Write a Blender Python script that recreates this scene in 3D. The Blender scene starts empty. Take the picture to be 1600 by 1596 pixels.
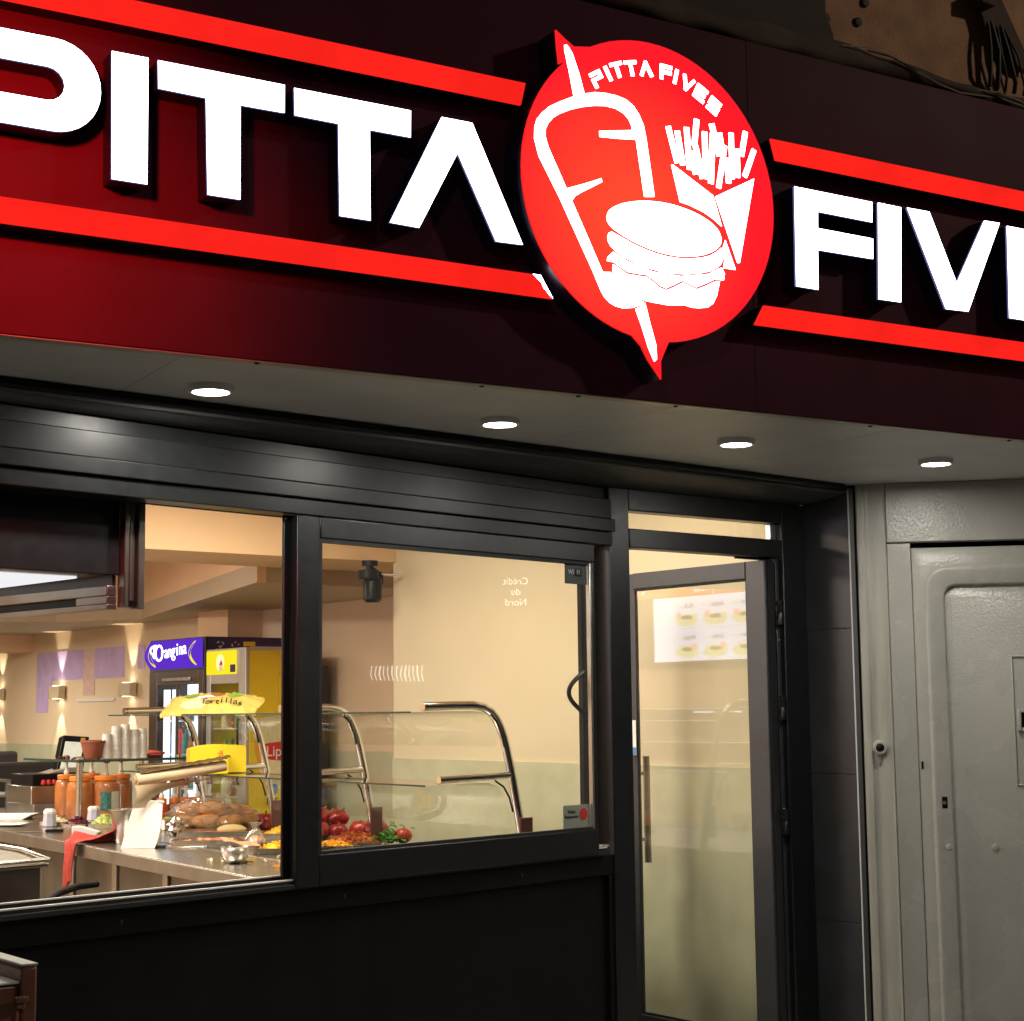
import bpy, bmesh, math, random
from mathutils import Vector, Matrix, noise
random.seed(7)
S = bpy.context.scene
C = S.collection
PI = math.pi
R = math.radians

# ------------------------------------------------------------------ camera
cam_d = bpy.data.cameras.new("camera"); cam = bpy.data.objects.new("camera", cam_d); C.objects.link(cam)
cam_d.sensor_width = 36; cam_d.lens = 58.5; cam_d.clip_end = 200; cam_d.clip_start = 0.05
pt, rl, hd = R(6.858), R(0.633), R(52)
fw = Vector((math.cos(hd) * math.cos(pt), math.sin(hd) * math.cos(pt), math.sin(pt)))
rt = Vector((math.sin(hd), -math.cos(hd), 0))
dn = Vector((math.cos(hd) * math.sin(pt), math.sin(hd) * math.sin(pt), -math.cos(pt)))
rt2 = rt * math.cos(rl) + dn * math.sin(rl)
dn2 = dn * math.cos(rl) - rt * math.sin(rl)
M = Matrix((rt2, -dn2, -fw)).transposed().to_4x4()
M.translation = Vector((-4.1627, -4.6286, 1.55))
cam.matrix_world = M
S.camera = cam

# ------------------------------------------------------------------ world: night sky
w = bpy.data.worlds.new("World"); S.world = w; w.use_nodes = True
nt = w.node_tree; nt.nodes.clear()
sky = nt.nodes.new("ShaderNodeTexSky"); sky.sky_type = 'NISHITA'; sky.sun_disc = False
sky.sun_elevation = R(-4.5); sky.sun_rotation = R(200)
bg = nt.nodes.new("ShaderNodeBackground"); bg.inputs[1].default_value = 0.05
wo = nt.nodes.new("ShaderNodeOutputWorld")
nt.links.new(sky.outputs[0], bg.inputs[0]); nt.links.new(bg.outputs[0], wo.inputs[0])

# ------------------------------------------------------------------ exposure and render
S.view_settings.view_transform = 'Standard'; S.view_settings.look = 'None'
S.view_settings.exposure = 0; S.view_settings.gamma = 1; S.view_settings.use_curve_mapping = False
S.render.engine = 'CYCLES'
S.cycles.use_denoising = True
S.cycles.max_bounces = 10; S.cycles.transparent_max_bounces = 16
S.cycles.sample_clamp_indirect = 6; S.cycles.caustics_reflective = False; S.cycles.caustics_refractive = False

def lamp(name, kind, loc, energy, color, size=0.1, to=None, spot=None, blend=0.4, size_y=None, spread=None):
    l = bpy.data.lights.new(name, kind); l.energy = energy; l.color = color
    if kind == 'AREA':
        l.size = size
        if size_y: l.shape = 'RECTANGLE'; l.size_y = size_y
        if spread: l.spread = spread
    else: l.shadow_soft_size = size
    if kind == 'SPOT': l.spot_size = spot; l.spot_blend = blend
    o = bpy.data.objects.new(name, l); C.objects.link(o); o.location = loc
    if to is not None:
        o.rotation_euler = (Vector(to) - Vector(loc)).to_track_quat('-Z', 'Y').to_euler()
    return o

WARM = (1.0, 0.89, 0.70)
# lamps of the shop's own ceiling (recessed panels) and the street's lamps, plus an added red lamp
for x, y, z, e in [(-1.5, 1.7, 2.72, 68), (-0.35, 1.9, 2.72, 34), (-1.6, 4.9, 2.6, 98), (-1.0, 6.6, 2.6, 54), (0.2, 9.4, 2.2, 58), (0.2, 0.55, 2.72, 15)]:
    lamp("ceiling_lamp", 'AREA', (x, y, z), e, WARM, 0.7, (x, y, 0))
lamp("street_lamp_light", 'SPOT', (6.5, -8.0, 7.5), 800, (1.0, 0.80, 0.60), 0.25, (1.8, -1, 2.6), R(70), 0.6)
lamp("street_lamp_light", 'SPOT', (-9.0, -8.5, 7.0), 230, (0.92, 0.95, 0.85), 0.3, (-3.0, -1.0, 1.0), R(46), 0.8)
lamp("added_red_light", 'SPOT', (-3.45, -2.05, 3.10), 250, (1.0, 0.025, 0.02), 0.08, (-2.85, -0.90, 2.75), R(62), 1.0)  # added unseen source that reddens the left of the fascia

# ------------------------------------------------------------------ materials
MATS = {}
def mat(name, col=(.5, .5, .5), rough=.5, metal=0, var=.08, vs=12, bump=0, bs=60, emit=None, es=0, rv=.08, spec=.5, coat=0, trans=0, stretch=None, chips=0):
    m = bpy.data.materials.new(name); m.use_nodes = True; MATS[name] = m
    n = m.node_tree.nodes; L = m.node_tree.links; b = n["Principled BSDF"]
    tc = n.new("ShaderNodeTexCoord"); mp = n.new("ShaderNodeMapping"); L.new(tc.outputs['Object'], mp.inputs[0])
    if stretch: mp.inputs['Scale'].default_value = stretch
    nz = n.new("ShaderNodeTexNoise"); nz.inputs['Scale'].default_value = vs; nz.inputs['Detail'].default_value = 5
    L.new(mp.outputs[0], nz.inputs['Vector'])
    cr = n.new("ShaderNodeValToRGB"); e = cr.color_ramp.elements
    e[0].position = .3; e[1].position = .72
    e[0].color = tuple(max(0, c * (1 - var)) for c in col) + (1,); e[1].color = tuple(min(1, c * (1 + var)) for c in col) + (1,)
    L.new(nz.outputs['Fac'], cr.inputs[0]); L.new(cr.outputs[0], b.inputs['Base Color'])
    if chips:                       # sparse chipped spots and grime of their own colour
        n3 = n.new("ShaderNodeTexNoise"); n3.inputs['Scale'].default_value = 34; n3.inputs['Detail'].default_value = 6; n3.inputs['Roughness'].default_value = .7
        n4 = n.new("ShaderNodeTexNoise"); n4.inputs['Scale'].default_value = 2.2; n4.inputs['Detail'].default_value = 6
        L.new(tc.outputs['Object'], n3.inputs['Vector']); L.new(tc.outputs['Object'], n4.inputs['Vector'])
        r3 = n.new("ShaderNodeMapRange"); r3.inputs[1].default_value = chips - .02; r3.inputs[2].default_value = chips + .01; L.new(n3.outputs['Fac'], r3.inputs[0])
        r4 = n.new("ShaderNodeMapRange"); r4.inputs[1].default_value = .50; r4.inputs[2].default_value = .80; r4.inputs[4].default_value = .20; L.new(n4.outputs['Fac'], r4.inputs[0])
        m4 = n.new("ShaderNodeMix"); m4.data_type = 'RGBA'; m4.inputs['B'].default_value = (.20, .17, .12, 1); L.new(r4.outputs[0], m4.inputs['Factor']); L.new(cr.outputs[0], m4.inputs['A'])
        m3 = n.new("ShaderNodeMix"); m3.data_type = 'RGBA'; m3.inputs['B'].default_value = (.07, .055, .04, 1); L.new(r3.outputs[0], m3.inputs['Factor']); L.new(m4.outputs['Result'], m3.inputs['A'])
        L.new(m3.outputs['Result'], b.inputs['Base Color'])
    mr = n.new("ShaderNodeMapRange"); mr.inputs[3].default_value = max(0.02, rough - rv); mr.inputs[4].default_value = min(1, rough + rv)
    L.new(nz.outputs['Fac'], mr.inputs[0]); L.new(mr.outputs[0], b.inputs['Roughness'])
    b.inputs['Metallic'].default_value = metal; b.inputs['Specular IOR Level'].default_value = spec
    b.inputs['Coat Weight'].default_value = coat
    if trans: b.inputs['Transmission Weight'].default_value = trans
    if bump:
        n2 = n.new("ShaderNodeTexNoise"); n2.inputs['Scale'].default_value = bs; n2.inputs['Detail'].default_value = 4
        L.new(mp.outputs[0], n2.inputs['Vector'])
        bp = n.new("ShaderNodeBump"); bp.inputs['Strength'].default_value = bump; bp.inputs['Distance'].default_value = .004
        L.new(n2.outputs['Fac'], bp.inputs['Height']); L.new(bp.outputs[0], b.inputs['Normal'])
    if emit:
        b.inputs['Emission Color'].default_value = emit + (1,); b.inputs['Emission Strength'].default_value = es
    return m

def glass(name, tint=(.97, .98, .97), boost=1.0, rough=0.0, ior=1.5, haze=0):
    m = bpy.data.materials.new(name); m.use_nodes = True; MATS[name] = m
    n = m.node_tree.nodes; L = m.node_tree.links; n.clear()
    o = n.new("ShaderNodeOutputMaterial"); t = n.new("ShaderNodeBsdfTransparent"); g = n.new("ShaderNodeBsdfGlossy")
    t.inputs[0].default_value = tint + (1,); g.inputs['Roughness'].default_value = rough
    f = n.new("ShaderNodeFresnel"); f.inputs[0].default_value = ior
    mu = n.new("ShaderNodeMath"); mu.operation = 'MULTIPLY'; mu.inputs[1].default_value = boost; mu.use_clamp = True
    x = n.new("ShaderNodeMixShader")
    ge = n.new("ShaderNodeNewGeometry"); io = n.new("ShaderNodeMapRange"); io.inputs[3].default_value = ior; io.inputs[4].default_value = 1 / ior
    L.new(ge.outputs['Backfacing'], io.inputs[0]); L.new(io.outputs[0], f.inputs[0])
    L.new(f.outputs[0], mu.inputs[0]); L.new(mu.outputs[0], x.inputs[0]); L.new(t.outputs[0], x.inputs[1]); L.new(g.outputs[0], x.inputs[2])
    last = x
    if haze:
        d = n.new("ShaderNodeBsdfDiffuse"); d.inputs[0].default_value = (.9, .88, .82, 1)
        tc = n.new("ShaderNodeTexCoord"); nz = n.new("ShaderNodeTexNoise"); nz.inputs['Scale'].default_value = 9
        L.new(tc.outputs['Object'], nz.inputs['Vector'])
        m2 = n.new("ShaderNodeMath"); m2.operation = 'MULTIPLY'; m2.inputs[1].default_value = haze; L.new(nz.outputs['Fac'], m2.inputs[0])
        y = n.new("ShaderNodeMixShader"); L.new(m2.outputs[0], y.inputs[0]); L.new(x.outputs[0], y.inputs[1]); L.new(d.outputs[0], y.inputs[2]); last = y
    L.new(last.outputs[0], o.inputs[0])
    return m

def emis(name, col, st, vr=.07, vs=4):
    m = bpy.data.materials.new(name); m.use_nodes = True; MATS[name] = m
    n = m.node_tree.nodes; L = m.node_tree.links; n.clear()
    o = n.new("ShaderNodeOutputMaterial"); e = n.new("ShaderNodeEmission")
    nz = n.new("ShaderNodeTexNoise"); nz.inputs['Scale'].default_value = vs; tc = n.new("ShaderNodeTexCoord"); L.new(tc.outputs['Object'], nz.inputs['Vector'])
    mr = n.new("ShaderNodeMapRange"); mr.inputs[3].default_value = st * (1 - vr); mr.inputs[4].default_value = st * (1 + vr)
    L.new(nz.outputs['Fac'], mr.inputs[0]); L.new(mr.outputs[0], e.inputs[1])
    e.inputs[0].default_value = col + (1,)
    L.new(e.outputs[0], o.inputs[0]); return m

mat('frame_black', (.009, .010, .011), .36, 0, .15, 30, .05, 300, rv=.06, spec=.55)
mat('frame_header', (.013, .014, .014), .36, 0, .12, 30, .04, 300, rv=.05, spec=.32)
mat('riser_black', (.0045, .0045, .0048), .50, 0, .3, 5, .06, 200, rv=.08, spec=.2)
mat('frame_grey', (.034, .037, .043), .38, 0, .1, 30, .05, 300)
mat('gasket', (.006, .006, .006), .7)
mat('alu', (.62, .62, .60), .32, 1, .08, 20)
mat('alu_bright', (.75, .75, .72), .3, .6, .1, 30)
mat('fascia', (.078, .022, .040), .45, 0, .12, 3, .04, 220, spec=.03)
mat('soffit', (.62, .64, .64), .42, .0, .08, 4, .03, 90, spec=.35)
mat('trim', (.50, .46, .38), .35, .3, .15, 6)
mat('letter_side', (.016, .016, .032), .35, 0, .1, 30)
mat('screw', (.05, .045, .04), .5, .6)
mat('shutter', (.055, .053, .052), .5, .0, .35, 5, .25, 60, stretch=(.4, 3, 3))
mat('stucco', (.46, .27, .165), .9, 0, .22, 9, .9, 130)
mat('stone_dark', (.075, .05, .04), .85, 0, .35, 8, .6, 25)
mat('dark_wall', (.045, .032, .032), .8, 0, .2, 4, .3, 30)
mat('cable', (.03, .028, .026), .6)
mat('tile_dark', (.032, .034, .038), .38, 0, .25, 6, .08, 120)
mat('grout', (.12, .12, .12), .8)
mat('door_paint', (.41, .405, .365), .27, 0, .07, 3, .45, 110, spec=.5, chips=.80)
mat('door_paint_worn', (.39, .385, .34), .32, 0, .14, 7, .45, 60, spec=.5, stretch=(3, 3, .35), chips=.72)
mat('black', (.005, .005, .006), .34, spec=.2)
mat('rubber', (.02, .02, .022), .6)
mat('wall_cream', (.75, .66, .47), .75, 0, .03, 2, .08, 150)
mat('wall_rear', (.78, .62, .44), .7, 0, .04, 2, .08, 150)
mat('wall_peach', (.82, .57, .35), .75, 0, .04, 2, .08, 150)
mat('ceiling', (.74, .64, .48), .8, 0, .04, 2)
mat('low_ceiling', (.52, .42, .30), .6, 0, .05, 2)
mat('wainscot', (.56, .56, .40), .42, 0, .09, 6, .05, 60)
mat('floor', (.20, .19, .17), .5, 0, .2, 5)
mat('asphalt', (.05, .05, .052), .85, 0, .3, 30, .5, 80)
mat('pavement', (.32, .31, .29), .8, 0, .2, 8, .3, 60)
mat('steel', (.60, .58, .54), .24, 1, .08, 14, .03, 80, stretch=(1, 12, 12))
mat('steel_dark', (.28, .26, .23), .34, .9, .2, 5, .05, 40)
mat('steel_dull', (.45, .43, .40), .42, 1, .12, 8)
mat('handle_black', (.003, .003, .003), .7, spec=.08)
mat('track_alu', (.80, .79, .74), .45, .2, .05, 6)
mat('handle_steel', (.34, .30, .26), .32, .8, .2, 20)
mat('chrome', (.80, .78, .74), .10, 1, .03, 8)
mat('brown_handle', (.10, .035, .03), .4)
mat('cloth_red', (.62, .10, .08), .9, 0, .15, 40, .5, 200)
mat('paper_white', (.86, .86, .80), .7, 0, .03, 5, .15, 25)
mat('plastic_white', (.80, .80, .80), .4, 0, .03)
mat('plastic_lilac', (.56, .56, .66), .4, 0, .04)
glass('cup', (.95, .96, .96), 1.5, .1, haze=1.5)
mat('pot_brown', (.30, .09, .05), .55)
mat('sauce_orange', (.50, .17, .045), .3, 0, .28, 7, coat=.5)
mat('cap_orange', (.85, .25, .04), .35)
mat('sauce_red', (.62, .07, .03), .3)
mat('pump_cap', (.14, .03, .022), .35)
mat('label_teal', (.05, .20, .18), .5, 0, .5, 60)
mat('label_pale', (.62, .66, .56), .5, 0, .15, 80)
mat('kraft', (.55, .38, .22), .7, 0, .1, 10)
mat('kraft_light', (.66, .52, .36), .6, 0, .08, 10)
mat('foil', (.78, .76, .70), .18, 1, .1, 30, .5, 40)
mat('yellow_card', (.86, .66, .03), .45, 0, .05, 6)
mat('yellow_dark', (.90, .64, .02), .45, 0, .05, 6)
mat('bag_yellow', (.64, .50, .13), .28, 0, .12, 14, .5, 22, coat=.4)
mat('print_tortilla', (.86, .72, .42), .35)
mat('print_green', (.22, .38, .06), .35)
mat('print_brown', (.35, .13, .05), .35)
mat('print_black', (.015, .015, .015), .5)
mat('print_red', (.65, .03, .03), .4)
mat('print_white', (.88, .88, .88), .5)
mat('print_orange', (.85, .42, .02), .45)
mat('print_blue', (.08, .28, .60), .45)
mat('print_pale', (.86, .80, .50), .45, 0, .1, 30)
mat('purple', (.11, .03, .36), .35, 0, .05)
mat('purple_dark', (.03, .014, .10), .35, 0, .05)
mat('fridge_black', (.02, .017, .016), .35)
mat('fridge_brown', (.10, .07, .055), .35, .5)
mat('fridge_grey', (.46, .43, .38), .4, .4, .04)
mat('bread', (.72, .37, .13), .7, 0, .16, 25)
mat('tomato', (.46, .035, .018), .32, 0, .35, 14, coat=.12)
mat('pepper', (.30, .012, .014), .28, 0, .4, 10, coat=.2)
mat('stem_green', (.08, .18, .03), .5)
mat('leaf', (.07, .22, .03), .5, 0, .35, 60)
mat('lettuce', (.60, .68, .22), .6, 0, .2, 60)
mat('cabbage', (.12, .012, .035), .55, 0, .35, 60)
mat('onion', (.76, .70, .48), .55, 0, .12, 60)
mat('corn', (.85, .45, .03), .45, 0, .2, 60)
mat('chopped', (.45, .11, .03), .5, 0, .4, 60)
mat('mix_food', (.62, .30, .16), .5, 0, .35, 50)
mat('wrap', (.80, .60, .28), .7, 0, .1, 12)
mat('skin', (.50, .26, .17), .5, 0, .08, 12)
mat('hair', (.03, .022, .018), .8)
mat('shirt', (.05, .05, .06), .9)
mat('bench', (.035, .033, .036), .6, 0, .2, 8)
mat('wood_brown', (.20, .085, .055), .32, 0, .12, 9, .3, 180)
mat('cabinet_lit_top', (.46, .47, .40), .45, 0, .15, 12, .2, 120)  # paler tone stands for light falling on the brown cabinet's top
mat('lamp_plate', (.62, .52, .36), .5)
mat('photo_food', (.42, .40, .12), .5, 0, .7, 45, emit=(.50, .52, .30), es=8.0)
mat('screen_face', (.70, .70, .60), .3, 0, .2, 40, emit=(.75, .78, .62), es=.45)
mat('sticker_grey', (.035, .04, .04), .4)
mat('sticker_pale', (.42, .46, .40), .4)
mat('facade_far', (.10, .085, .07), .9, 0, .15, 3)
glass('glass_window', (.97, .97, .95), 1.5, haze=.012)
glass('glass_leaf', (.975, .98, .965), 1.0, haze=.02)
glass('glass_shelf', (.93, .96, .93), 1.3)
mat('glass_edge', (.03, .07, .06), .2)
glass('plastic_film', (.97, .95, .93), 2.0, .04, 1.45, haze=.22)
emis('lit_white', (.93, .95, 1.0), 7.0)
emis('lit_edge', (.40, .40, .95), .30)
emis('lit_red', (1.0, .018, .012), .98, .22, 5)
def logo_face():
    m = emis('lit_logo', (1, .03, .03), 1.05); n = m.node_tree.nodes; L = m.node_tree.links
    e = next(x for x in n if x.type == 'EMISSION'); tc = next(x for x in n if x.type == 'TEX_COORD')
    ln = n.new("ShaderNodeVectorMath"); ln.operation = 'DISTANCE'; ln.inputs[1].default_value = (-.08, 0, -.08)
    L.new(tc.outputs['Object'], ln.inputs[0])
    cr = n.new("ShaderNodeValToRGB"); cr.color_ramp.elements[0].color = (1, .075, .030, 1); cr.color_ramp.elements[1].color = (.96, .012, .022, 1)
    mr = n.new("ShaderNodeMapRange"); mr.inputs[1].default_value = .08; mr.inputs[2].default_value = .46
    L.new(ln.outputs['Value'], mr.inputs[0]); L.new(mr.outputs[0], cr.inputs[0]); L.new(cr.outputs[0], e.inputs[0])
logo_face()
mat('bench_dark', (.03, .025, .022), .7)
mat('lilac_reflection', (.60, .46, .80), .3, 0, .10, 9)  # colours of a reflection, painted on the rear wall
mat('pink_reflection', (.74, .52, .50), .35, 0, .12, 18)
emis('spot_face', (1.0, .95, .85), 30)
emis('lamp_glow', (1.0, .86, .6), 14)
emis('lit_panel', (.95, .95, .98), .92)
emis('lit_purple', (.16, .04, .80), .75)
emis('lit_purple_white', (.95, .92, 1.0), 2.2)
emis('lit_yellow', (1.0, .82, .02), 1.0)
emis('lit_yellow_hot', (1.0, 1.0, .45), 1.2)
emis('fridge_light', (.80, .88, 1.0), 2.4)
emis('fridge_dim', (.72, .78, .80), .55)
emis('menu_lit', (.74, .78, 1.0), 7.0)
emis('menu_orange', (.80, .07, .0), 12)
mat('print_pink', (.7, .3, .25), .5, emit=(.8, .42, .38), es=6)
emis('shelf_glint', (1.0, .92, .75), 2.6)
emis('far_sign', (1.0, .97, .9), 4.5)
emis('far_window', (1.0, .75, .4), 1.6)

# ------------------------------------------------------------------ frames: local u along the front, d into the building
FR = {'D': (0, 0, 0), 'W': (-.0942, 0, R(9)), 'F': (-1.3865, -1.0813, R(-7.3)), 'G': (.9664, -.2495, R(-48)), 'B': (.966, -.268, R(2.93))}
def fp(fr, u, d, z=0):
    x, y, a = FR[fr]
    return Vector((x + u * math.cos(a) - d * math.sin(a), y + u * math.sin(a) + d * math.cos(a), z))

# ------------------------------------------------------------------ mesh builder
class MB:
    def __init__(s): s.v = []; s.f = []; s.m = []
    def add(s, vs, fs, mi=0):
        o = len(s.v); s.v += [tuple(v) for v in vs]; s.f += [tuple(i + o for i in f) for f in fs]; s.m += [mi] * len(fs); return s
    def box(s, x0, x1, y0, y1, z0, z1, mi=0):
        return s.add([(x0, y0, z0), (x1, y0, z0), (x1, y1, z0), (x0, y1, z0), (x0, y0, z1), (x1, y0, z1), (x1, y1, z1), (x0, y1, z1)],
                     [(0, 3, 2, 1), (4, 5, 6, 7), (0, 1, 5, 4), (1, 2, 6, 5), (2, 3, 7, 6), (3, 0, 4, 7)], mi)
    def prism(s, poly, a0, a1, axis='y', mi=0, mi_front=None):
        n = len(poly)
        def P(p, a): return (p[0], a, p[1]) if axis == 'y' else ((p[0], p[1], a) if axis == 'z' else (a, p[0], p[1]))
        s.add([P(p, a0) for p in poly] + [P(p, a1) for p in poly],
              [(i, (i + 1) % n, (i + 1) % n + n, i + n) for i in range(n)], mi)
        o = len(s.v) - 2 * n
        s.f.append(tuple(range(o, o + n))); s.m.append(mi if mi_front is None else mi_front)
        s.f.append(tuple(reversed(range(o + n, o + 2 * n)))); s.m.append(mi)
        return s
    def tube(s, path, r, n=10, cap=True, mi=0):
        path = [Vector(p) for p in path]; rs = r if isinstance(r, (list, tuple)) else [r] * len(path)
        o = len(s.v); up = None
        for i, p in enumerate(path):
            t = ((path[min(i + 1, len(path) - 1)] - path[max(i - 1, 0)])).normalized()
            if up is None:
                up = Vector((0, 0, 1)) if abs(t.z) < .9 else Vector((1, 0, 0))
            a = t.cross(up).normalized(); b = a.cross(t).normalized(); up = b
            for k in range(n):
                an = 2 * PI * k / n; s.v.append(tuple(p + (a * math.cos(an) + b * math.sin(an)) * rs[i]))
        for i in range(len(path) - 1):
            for k in range(n):
                s.f.append((o + i * n + k, o + i * n + (k + 1) % n, o + (i + 1) * n + (k + 1) % n, o + (i + 1) * n + k)); s.m.append(mi)
        if cap:
            s.f.append(tuple(reversed(range(o, o + n)))); s.m.append(mi)
            e = o + (len(path) - 1) * n; s.f.append(tuple(range(e, e + n))); s.m.append(mi)
        return s
    def lathe(s, prof, c=(0, 0, 0), n=20, axis='z', mi=0, mod=None):
        o = len(s.v); c = Vector(c)
        for r, h in prof:
            for k in range(n):
                a = 2 * PI * k / n; rr = r * (mod(a, h) if mod else 1)
                p = (rr * math.cos(a), rr * math.sin(a), h)
                if axis == 'y': p = (p[0], p[2], p[1])
                if axis == 'x': p = (p[2], p[0], p[1])
                s.v.append(tuple(Vector(p) + c))
        for i in range(len(prof) - 1):
            for k in range(n):
                s.f.append((o + i * n + k, o + i * n + (k + 1) % n, o + (i + 1) * n + (k + 1) % n, o + (i + 1) * n + k)); s.m.append(mi)
        s.f.append(tuple(reversed(range(o, o + n)))); s.m.append(mi)
        e = o + (len(prof) - 1) * n; s.f.append(tuple(range(e, e + n))); s.m.append(mi)
        return s
    def blob(s, c, rx, ry, rz, amp=.1, fr=3, n=16, m=10, seed=0, mi=0, fn=None, rot=0):
        o = len(s.v); ca, sa = math.cos(rot), math.sin(rot)
        for i in range(m + 1):
            th = PI * i / m
            for k in range(n):
                ph = 2 * PI * k / n
                d = Vector((math.sin(th) * math.cos(ph), math.sin(th) * math.sin(ph), math.cos(th)))
                q = 1 + amp * noise.noise(d * fr + Vector((seed, seed * 1.7, 0)))
                if fn: q *= fn(th, ph)
                x, y, z = d.x * rx * q, d.y * ry * q, d.z * rz * q
                s.v.append((c[0] + x * ca - y * sa, c[1] + x * sa + y * ca, c[2] + z))
        for i in range(m):
            for k in range(n):
                s.f.append((o + i * n + k, o + (i + 1) * n + k, o + (i + 1) * n + (k + 1) % n, o + i * n + (k + 1) % n)); s.m.append(mi)
        return s
    def grid(s, fn, nu, nv, mi=0):
        o = len(s.v)
        for i in range(nu + 1):
            for j in range(nv + 1): s.v.append(tuple(fn(i / nu, j / nv)))
        for i in range(nu):
            for j in range(nv):
                a = o + i * (nv + 1) + j; s.f.append((a, a + 1, a + nv + 2, a + nv + 1)); s.m.append(mi)
        return s
    def bits(s, fn, n, size, flat=.6, mi=0, seed=1):
        rnd = random.Random(seed)
        for _ in range(n):
            c = Vector(fn(rnd)); a = rnd.uniform(0, PI); l = size * rnd.uniform(.6, 1.5); t = size * rnd.uniform(.35, .7); h = size * flat * rnd.uniform(.5, 1)
            ca, sa = math.cos(a), math.sin(a); tl = rnd.uniform(-.5, .5)
            q = []
            for dx, dy, dz in ((-l, -t, -h), (l, -t, -h), (l, t, -h), (-l, t, -h), (-l, -t, h), (l, -t, h), (l, t, h), (-l, t, h)):
                q.append((c.x + dx * ca - dy * sa, c.y + dx * sa + dy * ca, c.z + dz + dx * tl))
            s.add(q, [(0, 3, 2, 1), (4, 5, 6, 7), (0, 1, 5, 4), (1, 2, 6, 5), (2, 3, 7, 6), (3, 0, 4, 7)], mi)
        return s
    def mesh(s, name, mats, base=(0, 0, 0), angle=35):
        me = bpy.data.meshes.new(name)
        b = Vector(base)
        me.from_pydata([tuple(Vector(v) - b) for v in s.v], [], s.f)
        for i, p in enumerate(me.polygons): p.material_index = s.m[i]
        for m in (mats if isinstance(mats, (list, tuple)) else [mats]): me.materials.append(MATS[m])
        bm = bmesh.new(); bm.from_mesh(me)
        big = [f for f in bm.faces if len(f.verts) > 4]
        if big: bmesh.ops.triangulate(bm, faces=big, ngon_method='EAR_CLIP')
        bmesh.ops.recalc_face_normals(bm, faces=bm.faces)
        bm.to_mesh(me); bm.free()
        for p in me.polygons: p.use_smooth = True
        me.set_sharp_from_angle(angle=R(angle))
        return me

def link(name, data, parent=None, **kw):
    o = bpy.data.objects.new(name, data); C.objects.link(o)
    if parent is not None: o.parent = parent
    for k, v in kw.items(): o[k] = v
    return o
def bev(o, wd, seg=2):
    if wd:
        m = o.modifiers.new("edge", 'BEVEL'); m.width = wd; m.segments = seg; m.limit_method = 'ANGLE'; m.angle_limit = R(40)
    return o

class Thing:
    def __init__(s, name, label, cat, fr='D', base=(0, 0, 0), group=None, rot=0):
        s.e = bpy.data.objects.new(name, None); C.objects.link(s.e)
        s.e.empty_display_size = .05
        s.b = base; s.e.location = fp(fr, base[0], base[1], base[2]); s.e.rotation_euler = (0, 0, FR[fr][2] + rot)
        s.e['label'] = label; s.e['category'] = cat
        if group: s.e['group'] = group
    def part(s, name, mb, m, parent=None, bevel=0, angle=35, **kw):
        o = link(name, mb.mesh(name, m, s.b, angle), parent or s.e, **kw)
        return bev(o, bevel)
    def text(s, name, body, size, loc, m, rot=(PI / 2, 0, 0), parent=None, extrude=.0006, align='CENTER', sx=1.0, shear=0):
        c = bpy.data.curves.new(name, 'FONT'); c.body = body; c.size = size; c.extrude = extrude; c.align_x = align; c.align_y = 'CENTER'; c.shear = shear
        c.resolution_u = 3
        tmp = bpy.data.objects.new(name, c); me = bpy.data.meshes.new_from_object(tmp); me.name = name
        bpy.data.objects.remove(tmp); bpy.data.curves.remove(c); me.materials.clear(); me.materials.append(MATS[m])
        o = link(name, me, parent or s.e)
        o.location = Vector(loc) - Vector(s.b); o.rotation_euler = rot; o.scale = (sx, 1, 1); return o

def single(name, mb, m, label, cat, fr='D', base=(0, 0, 0), bevel=0, group=None, angle=35, **kw):
    o = link(name, mb.mesh(name, m, base, angle))
    o.location = fp(fr, *base); o.rotation_euler = (0, 0, FR[fr][2]); o['label'] = label; o['category'] = cat
    if group: o['group'] = group
    for k, v in kw.items(): o[k] = v
    return bev(o, bevel)
def struct(name, mb, m, fr='D', bevel=0):
    o = link(name, mb.mesh(name, m)); o.location = fp(fr, 0, 0, 0); o.rotation_euler = (0, 0, FR[fr][2]); o['kind'] = 'structure'; return bev(o, bevel)
def dup(o, parent=None):
    c = o.copy(); C.objects.link(c); c.parent = parent
    for ch in list(o.children): dup(ch, c)
    return c
def clip(poly, a, b, c):          # keep a*x+b*y<=c
    out = []
    for i in range(len(poly)):
        p, q = poly[i], poly[(i + 1) % len(poly)]; dp, dq = a * p[0] + b * p[1] - c, a * q[0] + b * q[1] - c
        if dp <= 0: out.append(p)
        if dp * dq < 0: t = dp / (dp - dq); out.append((p[0] + t * (q[0] - p[0]), p[1] + t * (q[1] - p[1])))
    return out
def thick(line, w0):              # closed outline from a line of (x, z, halfwidth)
    L_, R_ = [], []
    for i, p in enumerate(line):
        a = line[max(i - 1, 0)]; b = line[min(i + 1, len(line) - 1)]
        t = Vector((b[0] - a[0], b[1] - a[1])).normalized(); n = Vector((-t.y, t.x)) * w0
        L_.append((p[0] + n.x, p[1] + n.y)); R_.append((p[0] - n.x, p[1] - n.y))
    return L_ + R_[::-1]

# ================================================================== GROUND AND STREET
struct('road', MB().box(-40, 40, -40, -4.2, -.3, -.12), 'asphalt')
struct('pavement', MB().box(-40, 40, -4.2, 0.02, -.3, 0), 'pavement')

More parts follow.
